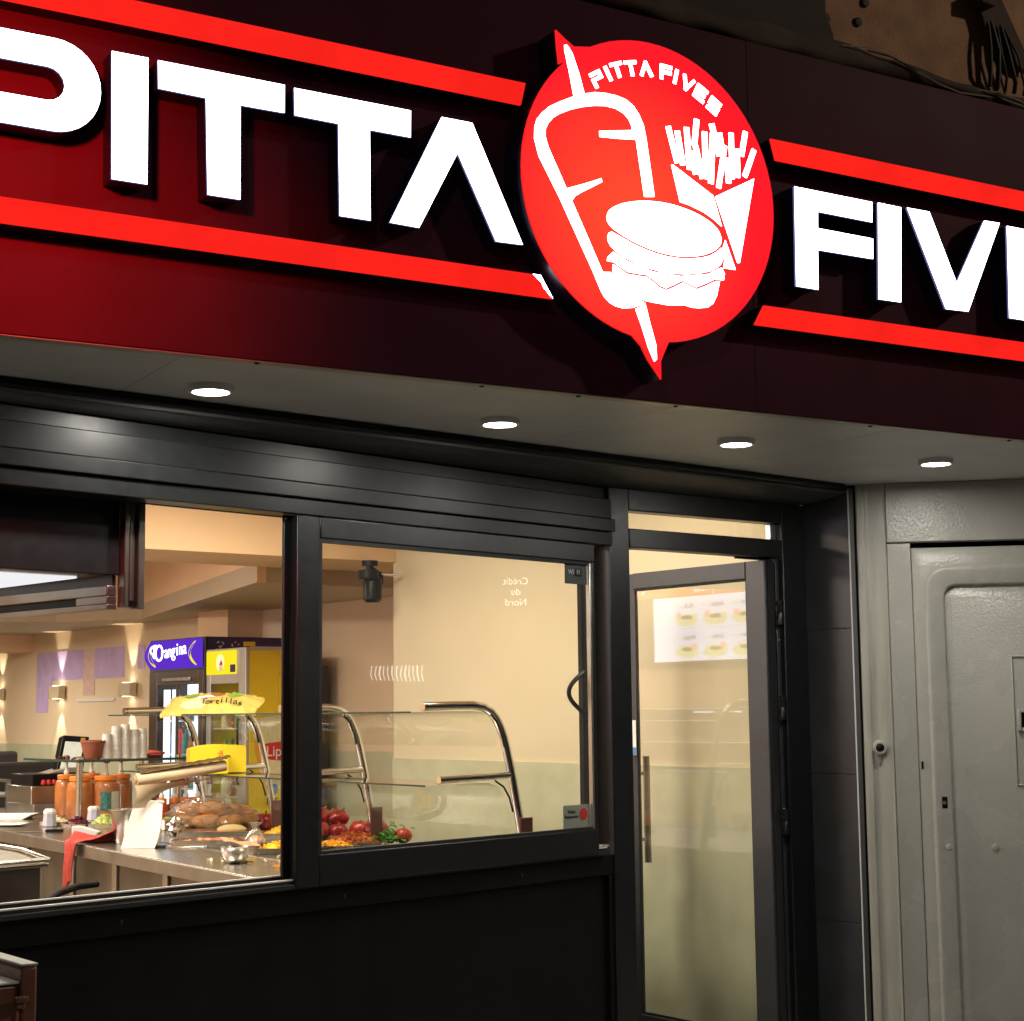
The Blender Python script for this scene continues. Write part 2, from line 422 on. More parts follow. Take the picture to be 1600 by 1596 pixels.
# opposite side of the street, behind the camera: seen only as reflections in the panes
ob = Thing('opposite_building', 'dark stone building across the street with lit windows and a bank sign', 'building', 'D', (11.0, -7.9, 0), rot=R(-90 - 33.5))
ob.part('wall', MB().box(4, 18, -7.9, -7.7, -.1, 9), 'facade_far')
for k in range(4):
    x0 = 5.4 + k * 3.1
    wv = ob.part('window', MB().box(x0, x0 + 1.1, -7.93, -7.9005, 4.2, 6.0), 'stone_dark', bevel=.01)
    ob.part('pane', MB().box(x0 + .08, x0 + 1.02, -7.934, -7.931, 4.28, 5.92), 'far_window' if k in (0, 2) else 'black', parent=wv)
ob.part('sign_panel', MB().box(10.75, 11.25, -7.96, -7.9005, 2.72, 3.16), 'black', bevel=.005)
for k, tx in enumerate(("Crédit", "du", "Nord")):
    ob.text('lettering', tx, .115, (11.0, -7.963, 3.07 - .125 * k), 'far_sign')
for k in range(13):  # glowing bars added to mirror as white squiggles in the sash glass
    x0 = 12.10 + .050 * k
    ob.part('squiggle_bar', MB().tube([(x0, -7.95, 1.90 + .002 * k), (x0 + .022, -7.955, 1.99), (x0 + .012 + .01 * math.sin(k), -7.95, 2.09)], .006 + .003 * (k % 3 == 1), 6), 'far_sign')

# ================================================================== BUILDING WALL ABOVE THE SIGN
bw = Thing('building_wall', 'brown stucco wall of the building above the red shop sign', 'wall', 'F', (0, .1, 3.5))
bw.part('stucco_panel', MB().grid(lambda a, b: (1.2 + 3.4 * a, .10 + .006 * noise.noise(Vector((a * 19, b * 15, 1))), 3.60 + 2.4 * b), 30, 20).box(1.0, 4.6, .14, .5, 3.55, 6), 'stucco')
bw.part('dark_wall_panel', MB().prism([(-4, 3.6), (1.255, 3.60), (1.262, 3.72), (1.232, 3.79), (1.238, 6), (-4, 6)], .045, .5), 'dark_wall', bevel=.008)
def ledge_fn(a, b):
    u = -4 + 8.6 * a; an = b * PI
    r = .050 + .012 * noise.noise(Vector((u * 5, b * 3, 0))) + .014 * noise.noise(Vector((u * 1.7, b * 2, 4)))
    top = 3.70 if u < 1.3 else 3.70 - .045 * min(1, (u - 1.3) / .6)
    return (u, .075 - r * 1.5 * math.sin(an), 3.595 + (top - 3.595) * (1 - math.cos(an)) / 2 + .012 * noise.noise(Vector((u * 6, b * 4, 2))))
bw.part('stone_ledge', MB().grid(ledge_fn, 260, 10), 'stone_dark', angle=60)
for k in range(3):
    z0 = 3.665 - .012 * k
    bw.part('loose_cable', MB().tube([(1.25 + .11 * k + .1 * i, -.0 - .012 * math.sin(i), z0 + .02 * math.sin(i * 1.1 + k) - .007 * i) for i in range(10)], .0025, 5), 'cable' if k % 2 else 'trim')
for k, (hx, hz) in enumerate(((1.185, 3.80), (1.325, 3.815), (1.275, 3.905), (1.36, 3.89), (1.345, 3.93))):
    bw.part('bolt_hole', MB().lathe([(.013, -.001), (.016, .0), (.016, .03)], (hx + .09, .0935, hz), 10, 'y'), 'gasket')
cb = Thing('cable_bracket', 'dark bracket with hanging cables on the brown wall at the upper right', 'bracket', 'F', (2.03, .1, 3.95))
cb.part('plate', MB().prism([(1.93, 4.03), (2.06, 4.03), (2.185, 3.83), (2.185, 3.775), (2.13, 3.785), (2.06, 3.86), (1.975, 3.9)], .062, .088), 'stone_dark', bevel=.004)
for k, (x0, x1, r) in enumerate(((1.985, 1.985, .007), (2.005, 2.022, .009), (2.03, 2.062, .005), (2.05, 2.105, .008), (2.07, 2.15, .004))):
    cb.part('cable', MB().tube([(x0, .078, 3.96), (x0 + .004, .06, 3.90), (x0 + (x1 - x0) * .5 + .012 * math.sin(k * 2), .052, 3.82), (x1, .055, 3.75 - .01 * k), (x1 + .012, .075, 3.69)], r, 8), 'cable', angle=60)
cb.part('clamp', MB().box(1.93, 2.0, .03, .09, 3.97, 4.02), 'stone_dark', bevel=.004)

# ================================================================== FASCIA, SOFFIT
sf = Thing('sign_fascia', 'dark red panelled fascia box carrying the lit letters above the shop front', 'fascia', 'F', (0, 0, 2.434))
for a, b in ((-2.6, -1.905), (-1.9, .853), (.858, 3.42)):
    sf.part('front_panel', MB().box(a - .002, b + .002, 0, .03, 2.4368, 3.60), 'fascia', bevel=.001)
sf.part('backing', MB().box(-2.6, 3.42, .032, .06, 2.46, 3.60), 'black')
sf.part('edge_trim', MB().box(-2.6, 3.42, .004, .040, 2.4325, 2.4364), 'trim', bevel=.001)
def inF(p):
    x, y, a = FR['F']; dx, dy = p[0] - x, p[1] - y
    return (dx * math.cos(a) + dy * math.sin(a), -dx * math.sin(a) + dy * math.cos(a))
g0 = fp('G', 0, 0); g1 = fp('G', 1.75, 0)
back = [fp('F', -2.6, .042), fp('F', 3.42, .042), fp('G', 1.66, .02), g0 + Vector((.03, .06, 0)), Vector((.98, -.2, 0)), Vector((-4.2, -.46, 0))]
poly = [inF(p) for p in back]
cuts = [-2.7, -.93, .575, 1.455, 3.5]
for a, b in zip(cuts[:-1], cuts[1:]):
    pl = clip(clip(poly, 1, 0, b - .001), -1, 0, -(a + .001))
    sf.part('soffit_panel', MB().prism(pl, 2.4345, 2.455, 'z'), 'soffit', bevel=.001)
for u in (-.74, -.085, .23, .57, 1.33, 1.95):
    sf.part('screw', MB().lathe([(.004, 0), (.0075, .002), (.0075, .008)], (u, .020, 2.4285), 8), 'screw')

# spots in the soffit
def make_spot(u, d, label):
    t = Thing('recessed_spotlight', label, 'spotlight', 'F', (u, d, 2.434), 'round white spotlights under the sign')
    t.part('ring', MB().lathe([(.062, 0), (.062, -.016), (.059, -.019), (.051, -.018), (.050, -.006), (.05, 0)], (u, d, 2.4345), 28), 'plastic_white')
    t.part('diffuser', MB().lathe([(.049, -.010), (.049, -.013), (.03, -.015), (.004, -.016)], (u, d, 2.434), 24), 'spot_face')
    l = lamp('spotlight_light', 'AREA', (0, 0, -.021), 6.5, (1, .95, .87), .09); l.data.shape = 'DISK'; l.parent = t.e
for (u, d), lab in zip(((-.732, .37), (.230, .462), (1.127, .443), (2.06, .469), (-1.65, .40)),
        ('round lit soffit spot under the letters ITT, nearest the camera', 'round lit soffit spot left of the round logo tip', 'round lit soffit spot right of the logo above the door', 'round lit soffit spot above the grey door', 'round soffit spot beyond the left edge under the letter P')):
    make_spot(u, d, lab)

# ================================================================== SIGN LETTERS
def slab_letter(t, name, poly, d0=-.07, mf='lit_white', hole=None):
    side = MB()
    if hole is None:
        side.prism(poly, d0 + .0085, -.001)
        face = MB().prism(poly, d0, d0 + .008, mi=1, mi_front=0)
    else:
        q = poly + [poly[0]] + [hole[0]] + hole[::-1]
        side.prism(q, d0 + .0085, -.001); face = MB().prism(q, d0, d0 + .008, mi=1, mi_front=0)
    o = t.part(name, side, 'letter_side', angle=30)
    t.part('face', face, [mf, 'lit_edge'], parent=o, angle=30)
    return o
def arc(cx, cz, r, a0, a1, n=8, rz=None):
    return [(cx + r * math.cos(R(a0 + (a1 - a0) * i / n)), cz + (rz or r) * math.sin(R(a0 + (a1 - a0) * i / n))) for i in range(n + 1)]
lp = Thing('sign_lettering', 'big white lit letters PITTA left of the round logo', 'sign letters', 'F', (-.75, 0, 2.82), 'lit word signs on the fascia')
P_ = [(-1.60, 3.146)] + arc(-1.292, 3.034, .112, 90, 0, 8) + arc(-1.292, 3.030, .112, 0, -90, 8) + [(-1.515, 2.919), (-1.515, 2.822), (-1.60, 2.822)]
P_ = [(x, z) for x, z in P_]
hole = [(-1.515, 3.073)] + arc(-1.308, 3.032, .041, 90, -90, 8) + [(-1.515, 2.991)]
slab_letter(lp, 'letter', P_, hole=hole)
slab_letter(lp, 'letter', [(-1.155, 3.142), (-1.064, 3.142), (-1.062, 2.824), (-1.150, 2.824)])
slab_letter(lp, 'letter', [(-1.040, 3.141), (-.706, 3.141), (-.706, 3.067), (-.825, 3.066), (-.823, 2.822), (-.909, 2.822), (-.916, 3.068), (-1.038, 3.070)])
slab_letter(lp, 'letter', [(-.680, 3.138), (-.345, 3.138), (-.346, 3.064), (-.466, 3.064), (-.464, 2.820), (-.552, 2.820), (-.556, 3.065), (-.678, 3.066)])
slab_letter(lp, 'letter', [(-.252, 3.137), (-.158, 3.137), (-.002, 2.818), (-.087, 2.816), (-.204, 3.045), (-.322, 2.821), (-.408, 2.823)])
lf = Thing('sign_lettering', 'big white lit letters FIVES right of the round logo', 'sign letters', 'F', (1.6, 0, 2.82), 'lit word signs on the fascia')
slab_letter(lf, 'letter', [(.972, 3.134), (1.29, 3.132), (1.287, 3.066), (1.063, 3.068), (1.061, 3.015), (1.287, 3.013), (1.284, 2.947), (1.058, 2.946), (1.055, 2.820), (.967, 2.821)])
slab_letter(lf, 'letter', [(1.314, 3.134), (1.413, 3.133), (1.396, 2.821), (1.301, 2.820)])
slab_letter(lf, 'letter', [(1.438, 3.136), (1.536, 3.137), (1.645, 2.915), (1.784, 3.143), (1.856, 3.145), (1.692, 2.825), (1.591, 2.822)])
slab_letter(lf, 'letter', [(1.889, 3.140), (2.20, 3.14), (2.20, 3.072), (1.972, 3.072), (1.968, 3.014), (2.19, 3.014), (2.19, 2.948), (1.966, 2.948), (1.962, 2.892), (2.19, 2.892), (2.19, 2.825), (1.880, 2.825)])
slab_letter(lf, 'letter', [(2.23, 3.14), (2.53, 3.14), (2.53, 3.072), (2.30, 3.072), (2.30, 3.014), (2.53, 3.014), (2.53, 2.825), (2.22, 2.825), (2.22, 2.892), (2.46, 2.892), (2.46, 2.948), (2.23, 2.948)])

def strip(label, poly, peel=None):
    t = Thing('light_strip', label, 'light strip', 'F', (poly[0][0], 0, poly[0][1]), 'red lit strips above and below the letters')
    t.part('channel', MB().prism(poly, -.050, -.001), 'letter_side')
    t.part('face', MB().prism(poly, -.058, -.0505), 'lit_red')
    if peel: t.part('bare_end', MB().prism(peel, -.0595, -.0583), 'lit_white')
strip('red lit strip above the letters PITTA', [(-2.5, 3.287), (.021, 3.287), (.005, 3.221), (-2.5, 3.221)])
strip('red lit strip below the letters PITTA with a peeled white end', [(-2.5, 2.747), (.061, 2.743), (.101, 2.681), (-2.5, 2.685)],
      [(.036, 2.7437), (.061, 2.7435), (.1005, 2.6815), (.086, 2.692), (.078, 2.702), (.070, 2.708), (.064, 2.722), (.053, 2.730)])
strip('red lit strip above the letters FIVES', [(.895, 3.276), (3.3, 3.279), (3.3, 3.211), (.913, 3.211)])
strip('red lit strip below the letters FIVES', [(.850, 2.750), (3.3, 2.756), (3.3, 2.692), (.812, 2.687)])

# logo
lg = Thing('logo_sign', 'round red lit logo sign with kebab spit, burger and chips in white', 'sign', 'F', (.421, 0, 3.028))
disc = arc(.421, 3.028, .441, 118.5, -84.5, 44)
disc_l = arc(.421, 3.028, .441, -101, -228, 30)
bump_r = []
outl = []
for p in disc:
    outl.append(p)
spk_b = [(.434, 2.530), (.434, 2.478), (.389, 2.531), (.367, 2.568)]
spk_t = [(.106, 3.345), (.100, 3.395), (.097, 3.443), (.13, 3.421), (.156, 3.406)]
outl = outl + spk_b + disc_l + spk_t
lg.part('box', MB().prism(outl, -.092, -.001), 'letter_side', angle=30)
lg.part('red_face', MB().prism(outl, -.100, -.0925, mi=1, mi_front=0), ['lit_logo', 'lit_red'], angle=30)
def white(name, poly): lg.part(name, MB().prism(poly, -.1035, -.1003), 'lit_white', angle=30)
white('spit_tip', [(.123, 3.402), (.129, 3.404), (.133, 3.402), (.148, 3.384), (.17, 3.328), (.186, 3.274), (.153, 3.253), (.139, 3.322), (.124, 3.386)])
white('kebab_outline', [(.421, 3.009), (.408, 3.101), (.396, 3.180), (.388, 3.216), (.373, 3.245), (.354, 3.267), (.329, 3.281), (.295, 3.287), (.258, 3.287), (.222, 3.283), (.186, 3.272), (.143, 3.254), (.104, 3.234), (.070, 3.214), (.047, 3.193), (.030, 3.172), (.022, 3.150), (.020, 3.115), (.034, 3.066), (.099, 2.959), (.208, 2.759), (.232, 2.710), (.244, 2.693), (.262, 2.679), (.280, 2.672), (.305, 2.669), (.338, 2.674), (.382, 2.691), (.346, 2.707), (.304, 2.728), (.279, 2.748), (.264, 2.767), (.238, 2.764), (.188, 2.861), (.139, 2.955), (.151, 2.970), (.167, 2.981), (.241, 3.024), (.239, 3.035), (.210, 3.022), (.179, 3.009), (.122, 2.987), (.064, 3.097), (.055, 3.125), (.056, 3.147), (.066, 3.166), (.082, 3.184), (.103, 3.199), (.140, 3.218), (.18, 3.233), (.220, 3.244), (.257, 3.250), (.292, 3.249), (.32, 3.240), (.338, 3.225), (.347, 3.208), (.350, 3.194), (.236, 3.172), (.237, 3.156), (.300, 3.161), (.362, 3.169), (.387, 3.004)])
white('spit_end', [(.348, 2.672), (.382, 2.688), (.396, 2.637), (.416, 2.573), (.417, 2.533), (.409, 2.527), (.39, 2.564), (.367, 2.627)])
def smooth(poly, it=2):
    for _ in range(it):
        q = []
        for i in range(len(poly)):
            a, b = poly[i], poly[(i + 1) % len(poly)]
            q += [(a[0] * .75 + b[0] * .25, a[1] * .75 + b[1] * .25), (a[0] * .25 + b[0] * .75, a[1] * .25 + b[1] * .75)]
        poly = q
    return poly
white('bun_top', smooth([(.254, 2.925), (.266, 2.951), (.314, 2.976), (.393, 2.994), (.482, 2.997), (.571, 2.983), (.639, 2.955), (.663, 2.919), (.650, 2.888), (.601, 2.861), (.526, 2.845), (.445, 2.845), (.366, 2.860), (.296, 2.884), (.261, 2.905)]))
white('patty', smooth([(.264, 2.887), (.255, 2.861), (.273, 2.836), (.325, 2.811), (.412, 2.792), (.508, 2.791), (.608, 2.81), (.651, 2.833), (.666, 2.861), (.660, 2.893), (.648, 2.880), (.605, 2.855), (.526, 2.839), (.443, 2.838), (.363, 2.853), (.292, 2.877)], 1))
white('salad_leaf', [(.275, 2.827), (.257, 2.81), (.254, 2.799), (.278, 2.798), (.294, 2.79), (.325, 2.776), (.364, 2.775), (.388, 2.776), (.411, 2.766), (.435, 2.750), (.457, 2.745), (.483, 2.758), (.516, 2.775), (.54, 2.768), (.565, 2.761), (.598, 2.776), (.632, 2.793), (.664, 2.794), (.668, 2.814), (.657, 2.831), (.608, 2.805), (.508, 2.786), (.41, 2.787), (.323, 2.806)])
white('bun_base', [(.274, 2.791), (.272, 2.767), (.285, 2.742), (.323, 2.716), (.386, 2.699), (.457, 2.696), (.522, 2.703), (.545, 2.699), (.571, 2.700), (.604, 2.706), (.623, 2.720), (.637, 2.745), (.649, 2.788), (.634, 2.787), (.598, 2.769), (.565, 2.754), (.54, 2.761), (.516, 2.768), (.483, 2.751), (.457, 2.738), (.431, 2.743), (.407, 2.759), (.387, 2.769), (.36, 2.768), (.321, 2.769), (.29, 2.784)])
white('chip_box', [(.485, 3.114), (.491, 3.114), (.633, 3.044), (.662, 2.956), (.633, 2.974), (.597, 2.990), (.547, 3.003), (.513, 3.008)])
white('chip_box', [(.642, 3.043), (.788, 3.12), (.725, 2.854), (.718, 2.853)])
white('chip_box', [(.674, 2.915), (.709, 2.831), (.665, 2.831), (.673, 2.866), (.666, 2.893)])
for k, (a, b) in enumerate([[(.476, 3.228), (.506, 3.123)], [(.508, 3.22), (.526, 3.12)], [(.542, 3.236), (.55, 3.11)], [(.58, 3.267), (.569, 3.185)], [(.573, 3.186), (.596, 3.09)], [(.608, 3.234), (.608, 3.098)], [(.634, 3.263), (.661, 3.169)], [(.662, 3.24), (.672, 3.178)], [(.638, 3.235), (.626, 3.08)], [(.681, 3.204), (.654, 3.071)], [(.706, 3.247), (.706, 3.107)], [(.76, 3.26), (.743, 3.183)], [(.726, 3.201), (.727, 3.114)], [(.791, 3.209), (.753, 3.121)], [(.552, 3.165), (.571, 3.099)], [(.619, 3.176), (.608, 3.091)], [(.686, 3.167), (.692, 3.091)]]):
    lg.part('chip', MB().prism(thick([a, b], .0085 if k < 9 else .0075), -.1035 - .0002 * k, -.1003), 'lit_white')
GL = {'P': [[(0, 0), (0, .55), (.9, .55), (.9, 1), (0, 1)]], 'I': [[(.5, 0), (.5, 1)]], 'T': [[(0, 1), (1, 1)], [(.5, 1), (.5, 0)]], 'A': [[(0, 0), (.5, 1), (1, 0)]],
      'F': [[(0, 0), (0, 1), (.95, 1)], [(0, .52), (.9, .52)]], 'V': [[(0, 1), (.5, 0), (1, 1)]], 'E': [[(1, 0), (0, 0), (0, 1), (1, 1)], [(0, .5), (.9, .5)]], 'S': [[(0, 0), (1, 0), (1, .5), (0, .5), (0, 1), (1, 1)]]}
AT = [(.234, 3.325), (.269, 3.347), (.302, 3.364), (.350, 3.378), (.402, 3.387), (.474, 3.389), (.508, 3.384), (.550, 3.370), (.597, 3.349), (.645, 3.320)]
for k, ch in enumerate("PITTAFIVES"):
    p0, p1 = AT[max(k - 1, 0)], AT[min(k + 1, 9)]
    tx = Vector((p1[0] - p0[0], p1[1] - p0[1])).normalized(); up = Vector((-tx.y, tx.x)); ctr_ = Vector(AT[k])
    ww, hh = (.034, .036) if ch != 'I' else (.010, .036)
    mbx = MB()
    for st in GL[ch]:
        pts = [ctr_ + up * (hh * (q[1] - .5)) + tx * (ww * (q[0] - .5)) for q in st]
        for a, b in zip(pts[:-1], pts[1:]):
            e = (b - a).normalized() * .0045
            mbx.prism(thick([tuple(a - e), tuple(b + e)], .0052), -.1035 - random.uniform(0, .0003), -.1003)
    lg.part('small_letter', mbx, 'lit_white')

# ================================================================== ROLLER SHUTTER BOX
rs = Thing('roller_shutter', 'dark rolled up shutter box above the window and door', 'shutter', 'B', (-1.6, 0, 2.40))
rs.part('box_front', MB().box(-4.3, -.02, 0, .06, 2.405, 2.433), 'black', bevel=.012)
def und(a, b):
    x = -4.3 + 4.29 * a
    yb = min((x + .0 - (-.966 - .0942)) * 0, 0)
    Xw = .966 + x
    back = (.268 - x * math.tan(R(2.93))) if Xw > -.1 else (.268 - x * math.tan(R(2.93))) + (Xw + .1) * math.tan(R(9))
    y = .012 + (back - .012) * b
    return (x, y, 2.4045 - .030 * b + .010 * math.sin(b * PI) * -1 + .0015 * noise.noise(Vector((x * 8, b * 5, 0))))
rs.part('bottom_bar', MB().grid(und, 80, 12), 'shutter')
rs.part('lip', MB().tube([(-4.3, .022, 2.401), (-.03, .022, 2.401)], .007, 8), 'shutter')
rs.part('guide_stop', MB().box(-3.20, -3.13, .055, .08, 2.386, 2.396), 'alu', bevel=.003)

# ================================================================== SHOP WINDOW (frame W)
sw = Thing('shop_window', 'black aluminium shop window front with one open bay and stall riser', 'shop window', 'W', (-1.5, 0, 0))
def band(z0, z1, y): return sw.part('header_band', MB().box(-3.4, -.005, y, .06, z0, z1), 'frame_header', bevel=.003)
band(2.152, 2.2005, -.026); band(2.2025, 2.2495, -.040); band(2.2515, 2.326, -.022); band(2.328, 2.372, .006)
sw.part('header_back', MB().box(-3.4, -.11, .061, .075, 2.1505, 2.50), 'gasket')
sw.part('header_lip', MB().box(-1.44, -.12, .004, .055, 2.098, 2.1515), 'frame_black')
sw.part('riser_panel', MB().box(-3.4, -.03, .018, .05, .02, .955), 'riser_black', bevel=.002)
sw.part('riser_rail', MB().box(-3.4, -.005, -.004, .055, .957, 1.028), 'riser_black', bevel=.003)
sw.part('riser_edge', MB().box(-.029, -.004, -.002, .055, .02, .9555), 'riser_black', bevel=.003)
sw.part('sill', MB().box(-3.4, -.06, -.030, .075, 1.030, 1.046), 'gasket', bevel=.003)
sw.part('slide_track', MB().box(-3.4, -.06, -.020, -.012, 1.0550, 1.0605), 'track_alu', bevel=.001)
sw.part('track_bed', MB().box(-3.4, -.06, -.019, -.013, 1.0463, 1.0547).box(-3.4, -.06, .025, .031, 1.0463, 1.0657), 'gasket')
sw.part('slide_track', MB().box(-3.4, -.06, .024, .032, 1.0660, 1.0710), 'track_alu', bevel=.001)
sw.part('mullion', MB().box(-1.5385, -1.450, .0005, .012, 1.0655, 2.1505), 'frame_black', bevel=.003)
sw.part('slot', MB().box(-.118, -.045, .035, .055, 1.066, 2.150), 'gasket')
sw.part('slot_foot', MB().box(-.115, -.048, -.02, .034, 1.0605, 1.0665), 'alu_bright', bevel=.001)
for u in (-2.9, -2.1, -1.3, -.5):
    sw.part('rivet', MB().lathe([(.003, -.003), (.006, -.002), (.007, 0)], (u, -.0042, .992), 10, 'y'), 'frame_black')
# sliding sash (moves on its own)
sa = Thing('sliding_sash', 'black framed sliding window sash pushed to the right beside the door', 'window sash', 'W', (-.8, 0, 1.03))
x0, x1, z0, z1 = -1.514, -.120, 1.050, 2.149; gx0, gx1, gz0, gz1 = -1.424, -.136, 1.127, 2.083
sa.part('stile', MB().box(x0, gx0, -.034, -.001, z0 - .015, z1), 'frame_black', bevel=.004)
sa.part('stile', MB().box(gx1, x1, -.033, -.001, gz0 + .001, gz1 - .001), 'frame_black', bevel=.003)
sa.part('rail', MB().box(gx0 + .001, x1, -.034, -.001, gz1, z1), 'frame_black', bevel=.004)
sa.part('rail', MB().box(gx0 + .001, x1, -.034, -.001, z0 - .015, gz0), 'frame_black', bevel=.004)
sa.part('gasket', MB().box(gx0, gx0 + .012, -.030, -.012, gz0, gz1).box(gx0 + .0125, gx1 - .012, -.030, -.012, gz1 - .012, gz1 - .0005).box(gx0 + .0125, gx1 - .012, -.030, -.012, gz0 + .0005, gz0 + .009), 'gasket')
sa.part('edge_strip', MB().box(gx1 - .011, gx1 - .001, -.031, -.012, gz0 + .001, gz1 - .001), 'alu', bevel=.002)
sa.part('pane', MB().box(gx0 + .002, gx1 - .002, -.018, -.014, gz0 + .002, gz1 - .002), 'glass_window')
hd_ = MB().tube([(-.135 - .064 * math.sin(PI * i / 12), .012 + .02 * math.sin(PI * i / 12), 1.688 - .152 * i / 12) for i in range(13)], .0085, 8)
sa.part('arc_handle', hd_, 'frame_black')
ws = Thing('wifi_sticker', 'small black WIFI sticker in the top right corner of the sash', 'sticker', 'W', (-.215, -.019, 2.04))
ws.part('film', MB().box(-.270, -.149, -.0196, -.0184, 2.000, 2.081), 'sticker_grey')
ws.text('lettering', 'WI', .026, (-.236, -.0205, 2.042), 'fridge_grey'); ws.part('badge', MB().box(-.216, -.180, -.0206, -.0198, 2.028, 2.056), 'black', bevel=.0005)
ws.text('lettering', 'FI', .026, (-.198, -.0214, 2.042), 'fridge_grey')
ts = Thing('voucher_sticker', 'pale meal voucher sticker in the bottom right corner of the sash', 'sticker', 'W', (-.22, -.012, 1.17))
ts.part('film', MB().box(-.290, -.150, -.0136, -.0124, 1.132, 1.216), 'sticker_pale')
ts.part('red_disc', MB().lathe([(.021, -.0009), (.021, .0)], (-.183, -.0145, 1.182), 18, 'y'), 'print_red')
ts.text('lettering', 'Ticket\nRestaurant', .0165, (-.247, -.0148, 1.184), 'print_black')

# ================================================================== DOOR FRAME AND LEAF (frame D)
df = Thing('door_frame', 'black door frame with fanlight between the window and the tiled pier', 'door frame', 'D', (.4, 0, 0))
df.part('head_back', MB().box(-.2, 1.0, .061, .075, 2.30, 2.50), 'gasket')
df.part('corner_post', MB().prism([(-.1, -.012), (.0, -.012), (.0, .06), (-.12, .06), (-.10, .03)], 0, 2.374, 'z'), 'frame_black', bevel=.004)
df.part('jamb', MB().box(.832, .9645, -.012, .06, 0, 2.374), 'frame_black', bevel=.004)
df.part('jamb_stop', MB().box(.812, .8315, .012, .06, 0, 2.150), 'frame_grey', bevel=.003)
df.part('head', MB().box(.0005, .8315, -.010, .06, 2.292, 2.374), 'frame_black', bevel=.004)
df.part('transom', MB().box(.0005, .8315, -.014, .06, 2.152, 2.224), 'frame_black', bevel=.004)
df.part('fanlight_edge', MB().box(.800, .8315, .02, .05, 2.2245, 2.2915), 'alu', bevel=.003)
df.part('fanlight_pane', MB().box(.001, .7995, .018, .024, 2.2245, 2.2915), 'glass_window')
df.part('threshold', MB().box(.0005, .8315, -.01, .06, .001, .03), 'alu', bevel=.003)
for z in (.06, .95, 1.62, 1.30):
    df.part('screw', MB().lathe([(.003, -.003), (.005, 0)], (.822, .012, z + .2), 8, 'y'), 'alu')
gd = Thing('glass_door', 'black framed glass shop door standing open inwards at a right angle', 'door', 'D', (.77, .0, .06))
U0, U1 = .742, .798
gd.part('stile', MB().box(U0, U1, .006, .112, .06, 2.142), 'frame_grey', bevel=.004)
gd.part('stile', MB().box(.757, .777, .800, .900, .06, 2.142), 'frame_grey', bevel=.004)
gd.part('rail', MB().box(U0, U1, .113, .799, 2.072, 2.142), 'frame_grey', bevel=.004)
gd.part('rail', MB().box(U0, U1, .113, .799, .06, .262), 'frame_grey', bevel=.004)
gd.part('edge_profile', MB().box(U0 + .012, U1 - .012, -.002, .0055, .06, 2.142), 'gasket')
gd.part('pane', MB().box(.764, .770, .1135, .7985, .263, 2.071), 'glass_leaf')
gd.part('gasket', MB().box(.750, .7575, .1135, .1215, .263, 2.071).box(.750, .7575, .122, .790, 2.063, 2.071).box(.750, .7575, .122, .790, .263, .271), 'gasket')
hb = gd.part('pull_handle', MB().tube([(.852, .850, .885), (.852, .850, 1.345)], .015, 14), 'handle_steel')
gd.part('standoff', MB().tube([(.799, .850, .985), (.84, .850, .985)], .008, 10), 'handle_steel', parent=hb)
gd.part('standoff', MB().tube([(.799, .850, 1.270), (.84, .850, 1.270)], .008, 10), 'handle_steel', parent=hb)
for z in (.12, 1.10, 1.55, 1.93):
    h = gd.part('hinge', MB().lathe([(.012, -.05), (.015, -.048), (.015, -.003), (.013, 0), (.015, .003), (.015, .048), (.012, .05)], (.812, -.004, z), 12), 'frame_black')
    gd.part('hinge_plate', MB().box(.786, .812, -.012, -.001, z - .022, z + .022), 'frame_black', parent=h, bevel=.002)
gd.part('closer_arm', MB().tube([(.79, .02, 2.146), (.62, .05, 2.150)], .006, 8), 'frame_black')
ds = Thing('door_sticker', 'white sticker with blue foot on the far edge of the door leaf', 'sticker', 'D', (.74, .8, 1.43))
ds.part('film', MB().box(.7395, .7412, .790, .835, 1.352, 1.503), 'print_white')
ds.part('blue_foot', MB().box(.7385, .7394, .791, .834, 1.353, 1.386), 'print_blue')

# tiled pier (return of the niche)
tp = Thing('tiled_pier', 'dark grey tiled return wall between the shop door and the grey door', 'pier', 'D', (.97, -.12, 0))
tp.part('core', MB().box(.972, 1.0, -.246, .0, 0, 2.42), 'grout')
zz = [0, .135, .711, 1.286, 1.861, 2.42]
for a, b in zip(zz[:-1], zz[1:]):
    tp.part('tile', MB().box(.9660, .9715, -.244, -.006, a + .0015, b - .0015), 'tile_dark', bevel=.001)
tp.part('edge_profile', MB().box(.9655, .9685, -.2495, -.2445, 0, 2.42), 'soffit')

# ================================================================== GREY DOOR (frame G)
gw = Thing('door_surround', 'thickly painted greige frame and lintel around the grey house door', 'door surround', 'G', (.1, 0, 0))
gw.part('shadow_gap', MB().box(-.03, .030, .03, .06, 0, 2.434), 'black')
def prof_extrude(mb, prof, z0, z1):
    n = len(prof); mb.add([(p[0], p[1], z0) for p in prof] + [(p[0], p[1], z1) for p in prof], [(i, i + 1, n + i + 1, n + i) for i in range(n - 1)])
    return mb
pr = [(.028, .06), (.028, .004), (.034, -.002), (.058, -.002), (.062, .003), (.068, .006)] + [(.070 + .066 * i / 8, .007 - .016 * math.sin(PI / 2 * i / 8)) for i in range(9)] + [(.1385, -.011), (.142, -.006), (.143, .06)]
gw.part('moulded_jamb', prof_extrude(MB(), pr, 0, 2.4338), 'door_paint_worn', angle=50)
gw.part('lintel', MB().box(.1435, 1.62, -.006, .06, 2.196, 2.4335), 'door_paint', bevel=.004)
gw.part('flat_jamb', MB().box(.1435, .2350, .000, .06, 0, 2.192), 'door_paint', bevel=.003)
gw.part('flat_jamb', MB().box(1.47, 1.62, .000, .06, 0, 2.192), 'door_paint', bevel=.003)
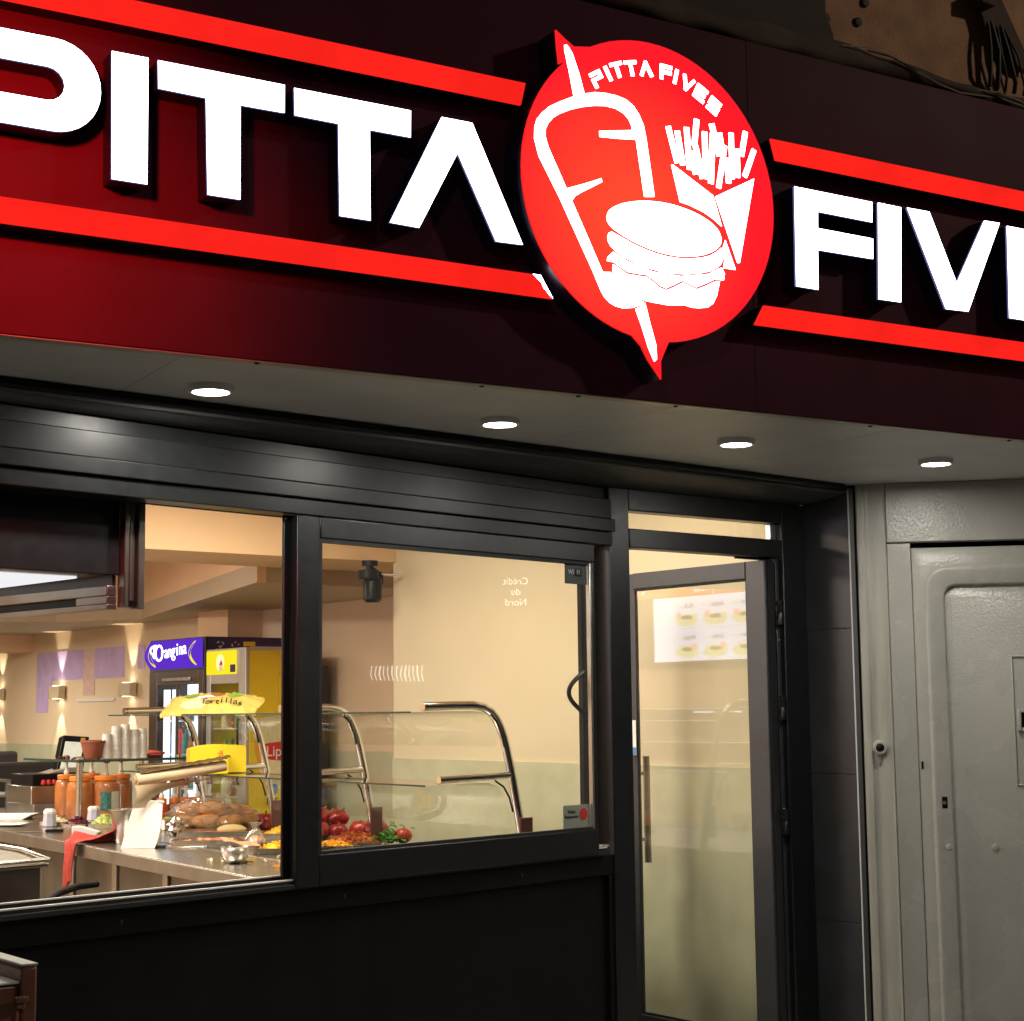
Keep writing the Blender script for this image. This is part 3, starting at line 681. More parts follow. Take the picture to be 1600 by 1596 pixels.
gdoor = Thing('house_door', 'greige painted house door with a raised rounded panel and letter slot', 'door', 'G', (.85, .01, 0))
def rr(x0, x1, z0, z1, r, n=8):
    out = []
    for cx, cz, a in ((x1 - r, z1 - r, 0), (x0 + r, z1 - r, 90), (x0 + r, z0 + r, 180), (x1 - r, z0 + r, 270)):
        for i in range(n + 1):
            an = R(a + 90 * i / n); out.append((cx + r * math.cos(an), cz + r * math.sin(an)))
    return out
dx0, dx1, dz0, dz1 = .2365, 1.467, .01, 2.172
loops = [(rr(dx0, dx1, dz0, dz1, .001), .06), (rr(dx0, dx1, dz0, dz1, .001), .006), (rr(dx0 + .004, dx1 - .004, dz0 + .004, dz1 - .004, .003), .002),
         (rr(.282, 1.42, .12, 2.098, .085), .002), (rr(.288, 1.414, .126, 2.092, .08), -.007), (rr(.296, 1.406, .134, 2.084, .075), -.010), (rr(.308, 1.394, .146, 2.072, .07), -.004),
         (rr(.350, 1.352, .188, 2.030, .052), -.003), (rr(.356, 1.346, .194, 2.024, .05), .003), (rr(.360, 1.342, .198, 2.020, .048), .022), (rr(.372, 1.330, .210, 2.008, .044), .024), (rr(.384, 1.318, .222, 1.996, .04), .016)]
m = MB(); n_ = len(loops[0][0])
for lp_, y in loops: m.v += [(p[0], y, p[1]) for p in lp_]
for i in range(len(loops) - 1):
    for k in range(n_): m.f.append((i * n_ + k, i * n_ + (k + 1) % n_, (i + 1) * n_ + (k + 1) % n_, (i + 1) * n_ + k)); m.m.append(0)
m.f.append(tuple(range((len(loops) - 1) * n_, len(loops) * n_))); m.m.append(0)
gdoor.part('leaf', m, 'door_paint', angle=50)
gdoor.part('keyhole', MB().box(.2445, .2525, -.0005, .003, 1.306, 1.336), 'black')
lk = gdoor.part('lock_plate', MB().box(.3165, .3375, -.0045, -.002, 1.155, 1.200), 'black', bevel=.001)
gdoor.part('lock_cylinder', MB().lathe([(.007, -.004), (.007, .001)], (.325, -.005, 1.177), 12, 'y'), 'steel_dull', parent=lk)
for sx, sz in ((.336, 1.008), (.510, 1.006)):
    gdoor.part('stud', MB().lathe([(.003, -.006), (.011, -.004), (.014, .001), (.014, .016)], (sx, -.002 if sx < .36 else .013, sz), 14, 'y'), 'door_paint')
gdoor.part('relief_frame', MB().box(.600, .607, .0085, .0155, 1.24, 1.742).box(.6075, 1.1, .0085, .0155, 1.735, 1.742).box(.6075, 1.1, .0085, .0155, 1.24, 1.247).box(1.1005, 1.1075, .0085, .0155, 1.24, 1.742), 'door_paint', bevel=.003)
ls = gdoor.part('letter_slot', MB().box(.615, .628, -.004, .0145, 1.450, 1.535).box(.6285, 1.08, -.004, .0145, 1.522, 1.535).box(.6285, 1.08, -.004, .0145, 1.450, 1.463).box(1.0805, 1.092, -.004, .0145, 1.450, 1.535), 'door_paint', bevel=.003)
gdoor.part('slot_opening', MB().box(.6285, 1.08, .012, .0147, 1.4635, 1.5215), 'black', parent=ls)
gdoor.part('flap', MB().box(.650, 1.06, .004, .0115, 1.468, 1.500), 'door_paint', parent=ls, bevel=.002)
db = Thing('doorbell', 'round doorbell with a black button on the greige jamb', 'doorbell', 'G', (.088, -.01, 1.391))
db.part('boss', MB().lathe([(.018, -.028), (.024, -.027), (.027, -.020), (.030, .0), (.032, .012)], (.090, -.002, 1.391), 22, 'y'), 'door_paint_worn')
db.part('button', MB().lathe([(.003, -.006), (.012, -.004), (.0165, 0)], (.088, -.030, 1.391), 18, 'y'), 'black')
db.part('drip', MB().prism([(.068, 1.372), (.10, 1.362), (.092, 1.335), (.082, 1.316), (.074, 1.34)], -.004, .004), 'door_paint_worn', bevel=.002)
gw.part('side_wall', MB().box(1.62, 1.75, -.01, .06, 0, 2.6), 'door_paint')

# brown cabinet at the lower left, on the pavement
bn = Thing('street_cabinet', 'brown lidded cabinet standing on the pavement at the lower left', 'cabinet', 'D', (-3.2, -1.0, 0))
bn.part('body', MB().box(-3.60, -2.845, -1.325, -.72, .03, 1.018), 'wood_brown', bevel=.006)
bn.part('side_wall', MB().box(-2.8445, -2.8105, -1.335, -.70, .02, 1.052), 'wood_brown', bevel=.006)
bn.part('side_wall', MB().box(-3.64, -3.6005, -1.335, -.70, .02, 1.052), 'wood_brown', bevel=.006)
bn.part('lid', MB().box(-3.599, -2.8455, -1.33, -.72, 1.0185, 1.0245), 'cabinet_lit_top', bevel=.003)  # light from the sign above is painted into this pale top
bn.part('rim_lit_top', MB().box(-2.8448, -2.8102, -1.3355, -.70, 1.0525, 1.0575), 'cabinet_lit_top', bevel=.002)
bn.part('latch', MB().box(-2.862, -2.835, -1.352, -1.3355, .985, .997).box(-2.858, -2.838, -1.346, -1.3355, .972, .984), 'wood_brown', bevel=.003)
bn.part('groove', MB().box(-2.853, -2.8455, -1.331, -1.3255, .05, .968), 'print_brown')

# ================================================================== SHOP INTERIOR: SETTING
struct('shop_floor', MB().box(-4, 3, .07, 14, -.05, .012), 'floor')
struct('interior_wall', MB().box(1.0, 1.2, .07, 3.06, 0, 2.9), 'wall_cream', bevel=.003)
struct('interior_wall', MB().box(1.2, 1.9, 2.95, 3.0595, 0, 2.9).box(1.78, 2.0, 3.06, 14, 0, 2.9), 'wall_rear')
struct('interior_wall', MB().box(-4, 3, 13.5, 13.8, 0, 3), 'wall_peach')
struct('interior_wall', MB().box(-3.2, -3.0, .1, 14, 0, 3), 'wall_peach')
struct('front_wall_inside', MB().box(-3.4, 1.1, .10, .2, 2.45, 3), 'wall_peach')
struct('ceiling', MB().box(-3.2, 2, .1, 14, 2.8, 2.9), 'ceiling')
struct('beam', MB().box(-3.0, 1.78, 3.03, 3.65, 2.374, 2.8), 'wall_peach', bevel=.004)
slab = [(.47, 3.652), (1.48, 7.24), (1.10, 8.0), (-3, 9.2), (-3, 13.5), (1.78, 13.5), (1.78, 3.652)]
struct('low_ceiling', MB().prism(slab, 2.285, 2.40, 'z'), 'low_ceiling')
bk = MB()
for q in ([(.47, 3.645), (1.48, 7.24), (1.54, 7.235), (.53, 3.645)], [(1.48, 7.241), (1.10, 8.0), (1.13, 8.05), (1.54, 7.241)], [(1.10, 8.001), (-3, 9.2), (-3, 9.26), (1.13, 8.051)]):
    bk.prism(q, 2.286, 2.80, 'z')
struct('bulkhead', bk, 'wall_peach')
struct('beam', MB().box(-3.0, 1.78, 10.1, 10.5, 2.13, 2.2845), 'wall_peach')
struct('wainscot', MB().box(.992, .9995, .08, 3.062, 0, 1.30), 'wainscot', bevel=.002)
struct('wainscot', MB().box(1.772, 1.7795, 3.07, 13.49, 0, 1.30), 'wainscot', bevel=.002)
struct('wall_pier', MB().box(1.50, 1.7799, 5.9, 6.35, 1.9, 2.2848), 'wall_peach')

# wall lamps
def sconce(y, lab):
    t = Thing('wall_sconce', lab, 'wall lamp', 'D', (1.74, y, 1.76), 'up and down wall lamps on the rear wall')
    t.part('body', MB().box(1.70, 1.76, y - .11, y + .11, 1.70, 1.81), 'lamp_plate', bevel=.004)
    t.part('backplate', MB().box(1.7605, 1.7715, y - .05, y + .05, 1.72, 1.79), 'lamp_plate')
    t.part('glow', MB().box(1.703, 1.757, y - .03, y + .03, 1.8105, 1.8125).box(1.703, 1.757, y - .03, y + .03, 1.6975, 1.6995), 'lamp_glow')
    for dz, tz in ((.06, 1), (-.07, -1)):
        l = lamp('sconce_light', 'SPOT', (1.70 - 1.74, 0, dz), 12, (1, .85, .6), .02, None, R(46), .35)
        l.rotation_euler = (PI if tz > 0 else 0, 0, 0); l.rotation_euler.rotate_axis('Y', R(-9) if tz > 0 else R(-9)) ; l.parent = t.e
for y, lab in ((8.02, 'wall lamp nearest the purple drinks fridge'), (9.45, 'wall lamp in the middle of the rear row'), (10.86, 'wall lamp farthest back, at the left end of the row')):
    sconce(y, lab)

wp = Thing('violet_reflection', 'lilac panels painted as a violet reflection on the rear wall between the wall lamps', 'painted reflection', 'D', (1.778, 9.0, 1.9))  # violet reflection put in as flat coloured panels
for a, b, c, d, m_ in ((9.66, 10.02, 1.80, 2.115, 'lilac_reflection'), (9.0, 9.655, 1.86, 2.115, 'lilac_reflection'), (8.76, 8.995, 1.72, 2.115, 'pink_reflection'), (8.18, 8.755, 1.86, 2.115, 'lilac_reflection'), (9.75, 10.02, 1.58, 1.795, 'lilac_reflection'), (7.80, 7.93, 1.92, 2.115, 'lilac_reflection')):
    wp.part('reflection_panel', MB().box(1.7745, 1.7790, a, b, c, d), m_, bevel=.001)
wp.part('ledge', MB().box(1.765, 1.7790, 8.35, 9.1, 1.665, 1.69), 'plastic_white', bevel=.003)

# small spot hanging under the beam
sl = Thing('ceiling_projector', 'small black spotlight hanging under the beam by the cream wall', 'spotlight', 'D', (.82, 2.96, 2.371))
sl.part('mount', MB().lathe([(.045, 0), (.045, -.028), (.018, -.032), (.018, -.05)], (.80, 2.99, 2.371), 16), 'black')
sl.part('yoke', MB().tube([(.80, 2.98, 2.325), (.845, 2.95, 2.29), (.84, 2.94, 2.255), (.79, 2.94, 2.25)], .017, 8), 'black')
sl.part('housing', MB().lathe([(.034, -.085), (.050, -.07), (.052, .02), (.045, .05), (.02, .058)], (.785, 2.94, 2.225), 18), 'black')
sl.part('lens_hood', MB().lathe([(.050, .0), (.056, .005), (.056, .05), (.048, .052)], (.752, 2.93, 2.262), 16), 'black')
sl.part('bracket_shelf', MB().box(.84, .96, 2.93, 3.0, 2.292, 2.300), 'plastic_white', bevel=.002)

# menu board on the left wall (seen as a reflection in the door leaf)
mb_ = Thing('menu_board', 'lit white menu board with dishes on the left wall, mirrored in the glass door', 'menu board', 'D', (-2.97, 4.2, 2.1))
mb_.part('case', MB().box(-2.999, -2.955, 2.4, 5.4, 1.86, 2.52), 'black')
mb_.part('header', MB().box(-2.954, -2.950, 2.42, 5.38, 2.385, 2.50), 'menu_orange')
mb_.part('screen', MB().box(-2.954, -2.950, 2.42, 4.70, 1.90, 2.380), 'menu_lit')
mb_.text('lettering', 'Express', .10, (-2.947, 4.10, 2.44), 'menu_lit', rot=(PI / 2, 0, PI / 2), shear=.2)
mb_.text('lettering', 'A LA CARTE', .08, (-2.947, 5.0, 2.44), 'menu_lit', rot=(PI / 2, 0, PI / 2))
for i, nm in enumerate(("Burger", "Kebab", "Rolls", "Poulet", "Salade", "Enfant")):
    yy = 3.74 + .30 * (i % 3); zz_ = 2.205 - .235 * (i // 3)
    mb_.text('lettering', nm, .050, (-2.947, yy - .03, zz_ + .105), 'print_brown', rot=(PI / 2, 0, PI / 2), shear=.3)
    mb_.text('small_print', 'menu', .032, (-2.947, yy + .09, zz_ + .105), 'photo_food', rot=(PI / 2, 0, PI / 2))
    mb_.part('dish_picture', MB().blob((-2.947, yy + .01, zz_), .002, .105, .042, .5, 4, 22, 10, i), 'photo_food')
    mb_.part('dish_picture', MB().blob((-2.945, yy - .09, zz_ + .01), .002, .028, .036, .4, 5, 16, 8, i + 9), 'photo_food')
    mb_.part('dish_side', MB().blob((-2.9445, yy - .005, zz_ + .018), .001, .06, .014, .6, 5, 16, 6, i + 20), 'print_pale')
    mb_.part('price_disc', MB().lathe([(.026, -.001), (.026, .001)], (-2.941, yy + .075 - .15 * (i // 3), zz_ + .035), 14, 'x'), 'print_pink')
    mb_.part('rule_line', MB().box(-2.9485, -2.947, yy - .11, yy + .12, zz_ - .066, zz_ - .062), 'photo_food')
# unseen glowing shelves added to mirror as bright lines in the door leaf
wsf = Thing('glint_shelf', 'added unseen shelf with glowing strips on the left wall, mirrored as lines in the door glass', 'shelf', 'D', (-2.9, 4.4, 1.5))
for z, y0_, y1_ in ((1.545, 3.3, 5.4), (1.455, 3.9, 5.4), (1.30, 3.3, 5.0)):
    bd = wsf.part('glint_board', MB().box(-2.999, -2.85, y0_, y1_, z, z + .018), 'steel_dark', bevel=.002)
    wsf.part('edge_strip', MB().box(-2.8495, -2.846, y0_, y1_, z + .006, z + .011), 'shelf_glint', parent=bd)
for y in (3.70, 3.98): wsf.part('glint_bar', MB().box(-2.846, -2.84, y, y + .20, 1.520, 1.532), 'menu_lit')

# ================================================================== EXTRACTOR HOOD (frame W, inside the open bay)
eh = Thing('extractor_hood', 'dark extractor hood with pale lit underside inside the open window bay', 'extractor hood', 'W', (-2.4, .5, 1.85))
HS = -2.055
eh.part('front_panel', MB().box(-3.2, HS - .001, .100, .115, 1.944, 2.45), 'frame_black', bevel=.003)
eh.part('front_lip', MB().box(-3.2, HS - .03, .1155, .17, 1.943, 1.950), 'steel_dark', bevel=.002)
eh.part('corner_profile', MB().box(HS, HS + .016, .075, .11, 1.852, 2.45).box(HS + .020, HS + .038, .08, .105, 1.852, 2.45).box(HS + .043, HS + .066, .07, .11, 1.848, 2.45), 'steel_dark', bevel=.003)
eh.part('corner_slot', MB().box(HS + .0165, HS + .0195, .09, .108, 1.852, 2.45).box(HS + .0385, HS + .0425, .09, .108, 1.852, 2.45), 'gasket')
eh.part('side_panel', MB().box(HS - .013, HS - .001, .116, 1.25, 1.916, 2.45), 'frame_black')
eh.part('side_rail', MB().box(HS - .033, HS - .0005, .111, 1.25, 1.886, 1.9155), 'steel_dark', bevel=.003)
eh.part('rail_slot', MB().box(HS - .023, HS - .0005, .27, 1.25, 1.863, 1.8855), 'gasket')
eh.part('rail_end', MB().box(HS - .033, HS - .0005, .111, .269, 1.8635, 1.8855), 'steel_dark', bevel=.002)
eh.part('rail_lip', MB().box(HS - .033, HS - .0005, .111, 1.25, 1.847, 1.8628), 'steel_dark', bevel=.002)
eh.part('profile_plug', MB().box(HS + .022, HS + .036, .074, .0795, 1.856, 1.872), 'black')
eh.part('filter_frame', MB().box(-3.3, HS - .034, .175, 1.25, 1.9435, 1.96), 'alu')
eh.part('light_panel', MB().prism([(-3.3, .20), (HS - .075, .20), (HS - .037, .90), (-3.3, .90)], 1.938, 1.943, 'z'), 'lit_panel')

# ================================================================== COUNTER
CZ = .93
ct = Thing('service_counter', 'long stainless steel service counter running into the shop', 'counter', 'D', (-.3, 2.5, 0))
edge = [(-1.02, .50), (-.975, 1.06), (-.926, 1.51), (-.846, 2.454), (-.744, 3.41), (-.676, 4.44), (-.60, 5.4), (-.52, 6.6)]
top = edge + [(.80, 6.6), (.80, 4.5), (.42, 4.3), (.42, .50)]
ct.part('worktop', MB().prism(top, CZ - .004, CZ, 'z'), 'steel', bevel=.001)
ct.part('top_apron', MB().prism(edge + [(x + .03, y) for x, y in edge[::-1]], CZ - .062, CZ - .0045, 'z'), 'steel_dull', bevel=.002)
def ex(y):
    for (a, b), (c, d) in zip(edge[:-1], edge[1:]):
        if b <= y <= d: return a + (c - a) * (y - b) / (d - b)
    return edge[-1][0]
ys = [.5, 1.35, 2.1, 2.75, 3.4, 4.1, 4.9, 5.8, 6.6]
for a, b in zip(ys[:-1], ys[1:]):
    xa, xb = ex(a) + .05, ex(b) + .05
    ct.part('front_panel', MB().prism([(xa, a + .03), (xb, b - .03), (xb + .02, b - .03), (xa + .02, a + .03)], .12, CZ - .066, 'z'), 'steel_dark', bevel=.003)
    ct.part('upright', MB().prism([(xb - .012, b - .024), (xb - .012, b + .024), (xb + .03, b + .024), (xb + .03, b - .024)], .02, CZ - .063, 'z'), 'steel_dull', bevel=.003)
ct.part('customer_panel', MB().box(.40, .418, .5, 4.3, .02, CZ - .006), 'steel_dark')
ct.part('top_step', MB().prism([(-.60, 1.0), (-.36, 3.9), (-.352, 3.9), (-.592, 1.0)], CZ + .0003, CZ + .004, 'z'), 'steel')

# appliance by the window
fr_ = Thing('griddle', 'stainless griddle cabinet below the open window bay', 'griddle', 'D', (-1.75, 1.6, 0))
Q = [(-1.80, .62), (-1.36, .62), (-1.36, 2.02), (-1.80, 2.40), (-2.6, 2.40), (-2.6, .62)]
def wq(u, d, z): p = fp('W', u, d); return (p.x, p.y)
Q = [wq(-1.43, 1.50, 0), wq(-1.26, 1.95, 0), wq(-1.2, 2.3, 0), wq(-2.4, 2.3, 0), wq(-2.4, 1.50, 0)]
fr_.part('body', MB().prism(Q, .05, 1.008, 'z'), 'steel_dark', bevel=.006)
q2 = [(p[0] + (.02 if i < 3 else -.02), p[1] + (-.02 if i in (0, 4) else .02)) for i, p in enumerate(Q)]
fr_.part('top_plate', MB().prism(q2, 1.0085, 1.022, 'z'), 'steel', bevel=.004)
fr_.part('rim', MB().tube([(p[0], p[1], 1.034) for p in q2 + [q2[0]]], .008, 8), 'steel')
fr_.part('basin', MB().prism([(p[0] * .93 - .12, p[1] * .93 + .13) for p in Q], 1.0225, 1.026, 'z'), 'steel_dull')
pn = Thing('frying_pan', 'black handled frying pan just inside the window sill', 'pan', 'W', (-2.3, .30, 1.02))
pn.part('bowl', MB().lathe([(.10, -.03), (.125, -.02), (.14, .015), (.135, .016), (.115, -.012), (.02, -.022)], (-2.32, .22, 1.01), 26), 'steel_dark')
pn.part('handle', MB().tube([(-2.165, .315, 1.012), (-2.12, .35, 1.020), (-2.03, .42, 1.035), (-1.92, .50, 1.040), (-1.80, .575, 1.033)], [.006, .008, .010, .0105, .0095], 10), 'handle_black')
pn.part('ferrule', MB().tube([(-2.205, .29, 1.012), (-2.162, .318, 1.019)], .010, 10), 'steel')

# sneeze guard with arches
sg = Thing('sneeze_guard', 'chrome arched sneeze guard with glass shelves on the counter', 'sneeze guard', 'D', (0, 2.2, CZ))
prof = [(-.26, 1.570), (-.12, 1.573), (-.02, 1.574), (.03, 1.566), (.07, 1.548), (.098, 1.520), (.120, 1.482), (.138, 1.44), (.150, 1.40), (.180, 1.28), (.206, 1.15), (.228, 1.037), (.250, .932)]
for y in (.95, 2.09, 3.02, 3.75):
    a = sg.part('arch_tube', MB().tube([(x, y, z) for x, z in prof], .0185, 14), 'chrome', angle=60)
    sg.part('end_cap', MB().lathe([(.0195, 0), (.0195, .012), (.012, .016)], (-.276, y, 1.570), 14, 'x'), 'chrome', parent=a)
    b = sg.part('shelf_tube', MB().tube([(-.185, y, 1.272), (.182, y, 1.282)], .0155, 14), 'chrome', angle=60)
    sg.part('end_cap', MB().lathe([(.017, 0), (.017, .010), (.01, .013)], (-.197, y, 1.272), 14, 'x'), 'chrome', parent=b)
    sg.part('foot_bracket', MB().box(.196, .262, y - .036, y - .024, .965, 1.105), 'brown_handle', bevel=.004)
    sg.part('edge_clip', MB().tube([(.055, y - .02, 1.535), (.09, y - .02, 1.50), (.112, y - .02, 1.45), (.125, y - .02, 1.40)], .004, 6), 'black')
    sg.part('edge_clip', MB().tube([(.075, y - .02, 1.262), (.12, y - .02, 1.235), (.15, y - .02, 1.19), (.168, y - .02, 1.13)], .004, 6), 'black')
def shelf(prof2, y0, y1, t=.003):
    mm = MB()
    mm.grid(lambda a, b: (lambda p: (p[0], y0 + (y1 - y0) * a, p[1]))(interp(prof2, b)), 2, 14)
    return mm
def interp(pts, b):
    f = b * (len(pts) - 1); i = min(int(f), len(pts) - 2); q = f - i
    return (pts[i][0] + (pts[i + 1][0] - pts[i][0]) * q, pts[i][1] + (pts[i + 1][1] - pts[i][1]) * q)
upp = [(-.33, 1.548), (-.1, 1.550), (.02, 1.549), (.07, 1.535), (.10, 1.50), (.118, 1.45), (.128, 1.40)]
low = [(-.26, 1.251), (-.05, 1.254), (.06, 1.254), (.115, 1.235), (.150, 1.19), (.170, 1.12), (.190, 1.06)]
sg.part('glass_top', shelf(upp, .96, 3.82), 'glass_shelf', angle=60)
sg.part('glass_shelf', shelf(low, .96, 3.82), 'glass_shelf', angle=60)
sg.part('glass_edge', MB().box(-.334, -.328, .96, 3.82, 1.5445, 1.5515).box(-.264, -.258, .96, 3.82, 1.2475, 1.2545), 'glass_edge')
# second guard over the sauces
g2 = Thing('sauce_shelf', 'small glass shelf on steel posts over the sauce jars', 'shelf', 'D', (.2, 4.85, CZ))
for px_, py_ in ((-.03, 4.88), (.62, 4.88), (.72, 5.6)):
    g2.part('post', MB().tube([(px_, py_, CZ + .001), (px_, py_, 1.272)], .019, 12), 'steel')
    g2.part('post_cap', MB().lathe([(.024, 0), (.024, .014), (.016, .02)], (px_, py_, 1.2865), 14), 'chrome')
g2.part('glass_plate', MB().box(-.06, .79, 4.82, 5.66, 1.2735, 1.2855), 'glass_shelf')
g2.part('plate_edge', MB().box(-.062, .79, 4.815, 4.8195, 1.272, 1.287).box(-.066, -.0605, 4.82, 5.66, 1.272, 1.287), 'glass_edge')
for k, (x, h, ccol) in enumerate(((.195, .145, 0), (.255, .20, 0), (.315, .215, 0), (.375, .175, 0), (.43, .18, 0))):
    n_c = 6
    t = Thing('cup_stack', ['low stack of clear plastic cups beside the brown pot', 'stack of clear plastic cups second from the brown pot', 'tallest stack of clear plastic cups', 'stack of clear plastic cups second from the fridge side', 'stack of clear plastic cups at the fridge end of the shelf'][k], 'cups', 'D', (x, 5.0, 1.287), 'stacked plastic cups on the sauce shelf')
    for j in range(n_c):
        zb = 1.287 + (h - .05) * j / n_c
        t.part('cup', MB().lathe([(.024, .07), (.031, .002), (.033, 0), (.033, .006), (.031, .012), (.026, .07)][::1], (x, 5.0, zb), 14), 'cup')
pb = Thing('pot', 'brown plastic pot on the sauce shelf beside the cups', 'pot', 'D', (.10, 5.05, 1.287))
pb.part('body', MB().lathe([(.045, 0), (.05, .005), (.072, .095), (.068, .095), (.047, .01)], (.115, 5.02, 1.287), 22, mod=lambda a, h: 1 + .012 * math.sin(14 * a)), 'pot_brown')
pb.part('rim', MB().lathe([(.072, 0), (.077, .004), (.077, .014), (.070, .016)], (.115, 5.02, 1.382), 22), 'pot_brown')
rb = single('folded_cloth', MB().blob((.60, 5.2, 1.305), .07, .06, .02, .4, 4, seed=3), 'cloth_red', 'small red cloth at the fridge end of the sauce shelf', 'cloth', 'D', (.6, 5.2, 1.287))

# sauce jars and pumps
def pump(t, x, y, z, h=.10):
    p = t.part('pump', MB().lathe([(.012, 0), (.016, .005), (.016, .02), (.010, .026), (.010, h)], (x, y, z), 12), 'plastic_white')
    t.part('pump_cap', MB().lathe([(.020, 0), (.020, .03), (.015, .042)], (x, y, z + h + .0005), 12), 'pump_cap', parent=p)
    t.part('spout', MB().tube([(x, y, z + h + .03), (x - .05, y - .02, z + h + .035), (x - .085, y - .035, z + h + .015)], .006, 6), 'pump_cap', parent=p)
def jar(x, y, lab, r=.075, h=.235, mat_='sauce_orange', cap='cap_orange', lbl=True, grp='orange sauce jars on the counter'):
    t = Thing('sauce_jar', lab, 'jar', 'D', (x, y, CZ), grp)
    t.part('body', MB().lathe([(r * .9, 0), (r, .012), (r, h * .72), (r * .93, h * .82), (r * .72, h * .88), (r * .72, h * .90)], (x, y, CZ + .001), 22), mat_)
    t.part('lid', MB().lathe([(r * .80, 0), (r * .80, .022), (r * .74, .027)], (x, y, CZ + h * .90 + .002), 22), cap)
    pump(t, x, y, CZ + h * .90 + .029, .075)
    if lbl:
        for a0, a1, mm in ((-135, -95, 'label_teal'), (-93, -55, 'label_pale')):
            t.part('label', MB().grid(lambda a, b: (x + (r + .0012) * math.cos(R(a0 + (a1 - a0) * a)), y + (r + .0012) * math.sin(R(a0 + (a1 - a0) * a)), CZ + .045 + .115 * b), 6, 1), mm)
    return t
jar(.055, 5.06, 'big orange sauce jar left of the steel post', .082, .25, lbl=False)
jar(.205, 5.02, 'big orange sauce jar with a teal label right of the post', .090, .25)
jar(.385, 5.20, 'orange sauce jar half hidden behind the labelled one', .075, .25, lbl=False)
jar(.12, 5.42, 'orange sauce jar in the back row behind the post', .07, .25, lbl=False)
jar(.30, 5.45, 'orange sauce jar in the back row behind the teal label', .07, .25, lbl=False)
for k in range(5):
    x = .40 + .085 * k; y = 4.66 + .01 * k
    t = jar(x, y, ['red lidded sauce jar beside the steel bucket', 'sauce jar second from the bucket in the front row', 'sauce jar in the middle of the front row', 'sauce jar behind the bag of rolls', 'sauce jar nearest the yellow fridge'][k], .038, .10, 'sauce_red' if k == 0 else 'sauce_orange', 'cap_orange', False, 'small pump jars in the front row')

# stainless box, till
sb = Thing('steel_box', 'low stainless steel box on the counter below the till', 'box', 'D', (.22, 5.8, CZ))
sb.part('upper', MB().box(.005, .40, 5.70, 6.1, CZ + .062, CZ + .175), 'steel', bevel=.004)
sb.part('lower', MB().box(.02, .40, 5.69, 6.1, CZ + .001, CZ + .0610), 'steel_dull', bevel=.003)
ty = Thing('cash_tray', 'black till drawer tray on top of the steel box', 'tray', 'D', (.2, 5.9, 1.106))
ty.part('tray', MB().box(.03, .46, 5.74, 6.1, 1.106, 1.178), 'black', bevel=.004)
for k in range(3): ty.part('red_cap', MB().lathe([(.016, 0), (.018, .012), (.012, .03)], (.10 + .035 * k, 5.733, 1.112), 10), 'print_red')
ty.part('paper', MB().box(.30, .345, 5.7345, 5.739, 1.112, 1.172), 'paper_white')
ty.text('lettering', 'JX', .05, (.25, 5.7365, 1.142), 'fridge_grey')
ps = Thing('till_terminal', 'black touch screen till leaning back on the counter', 'till', 'D', (.36, 5.95, 1.179))
def sl_(u, v, w): # screen frame: u across, v up the tilted face, w out of the face
    b = Vector((.245, 5.86, 1.178)); ux = Vector((.86, .2, -.06)).normalized(); vy = Vector((.30, .30, .90)).normalized(); wn = ux.cross(vy)
    return b + ux * u + vy * v + wn * w
def slbox(u0, u1, v0, v1, w0, w1):
    return MB().add([sl_(*p) for p in ((u0, v0, w0), (u1, v0, w0), (u1, v1, w0), (u0, v1, w0), (u0, v0, w1), (u1, v0, w1), (u1, v1, w1), (u0, v1, w1))],
                    [(0, 3, 2, 1), (4, 5, 6, 7), (0, 1, 5, 4), (1, 2, 6, 5), (2, 3, 7, 6), (3, 0, 4, 7)])
ps.part('housing', slbox(-.01, .20, 0, .27, -.06, 0), 'black', bevel=.008)
ps.part('screen', slbox(.012, .160, .022, .225, .0005, .002), 'screen_face')
ps.part('yellow_tag', slbox(.13, .165, .236, .257, .0005, .003), 'print_orange')
ps.part('customer_display', MB().box(.52, .62, 5.98, 6.06, 1.34, 1.385), 'black', bevel=.006)
ps.part('display_arm', MB().tube([(.46, 5.98, 1.33), (.54, 6.0, 1.36)], .012, 8), 'black')
ps.part('foot', MB().prism([(.16, 1.1795), (.40, 1.1795), (.40, 1.21), (.30, 1.215)], 5.80, 5.98), 'fridge_grey', bevel=.004)

# left rear table, bench, person
rt_ = Thing('rear_table', 'grey steel side table left of the till', 'table', 'D', (.05, 7.2, 0))
rt_.part('top', MB().box(-.5, .34, 6.9, 7.6, 1.09, 1.108), 'steel', bevel=.003)
rt_.part('shelf', MB().box(-.5, .33, 6.9, 7.6, .985, 1.0), 'steel_dull', bevel=.003)
for x in (-.48, .31): rt_.part('leg', MB().box(x, x + .03, 6.9, 6.93, .013, .984).box(x, x + .03, 6.9, 6.93, 1.0005, 1.0895), 'steel_dull')
for k, (x, y, z, l) in enumerate(((.20, 6.95, 1.008, 'white paper stack on the lower shelf of the rear table'),)):
    single('paper_stack', MB().box(x, x + .12, y, y + .2, 1.0005, 1.02), 'paper_white', l, 'paper', 'D', (x, y, 1.0), bevel=.002)
bh = Thing('bench', 'black padded bench along the rear wall behind the till', 'bench', 'D', (1.2, 8.8, 0))
bh.part('backrest', MB().box(.2, 1.60, 8.92, 9.06, .45, 1.17), 'bench', bevel=.03)
bh.part('seat', MB().box(.2, 1.60, 9.065, 9.55, .3, .47), 'bench', bevel=.03)
bh.part('far_backrest', MB().box(1.15, 1.50, 9.7, 9.82, .5, 1.245), 'bench', bevel=.03)
pe = Thing('person', 'person with close cropped hair in dark clothes sitting on the bench at the left', 'person', 'D', (.97, 9.3, .47))
m = MB()
hx, hy = .985, 9.28
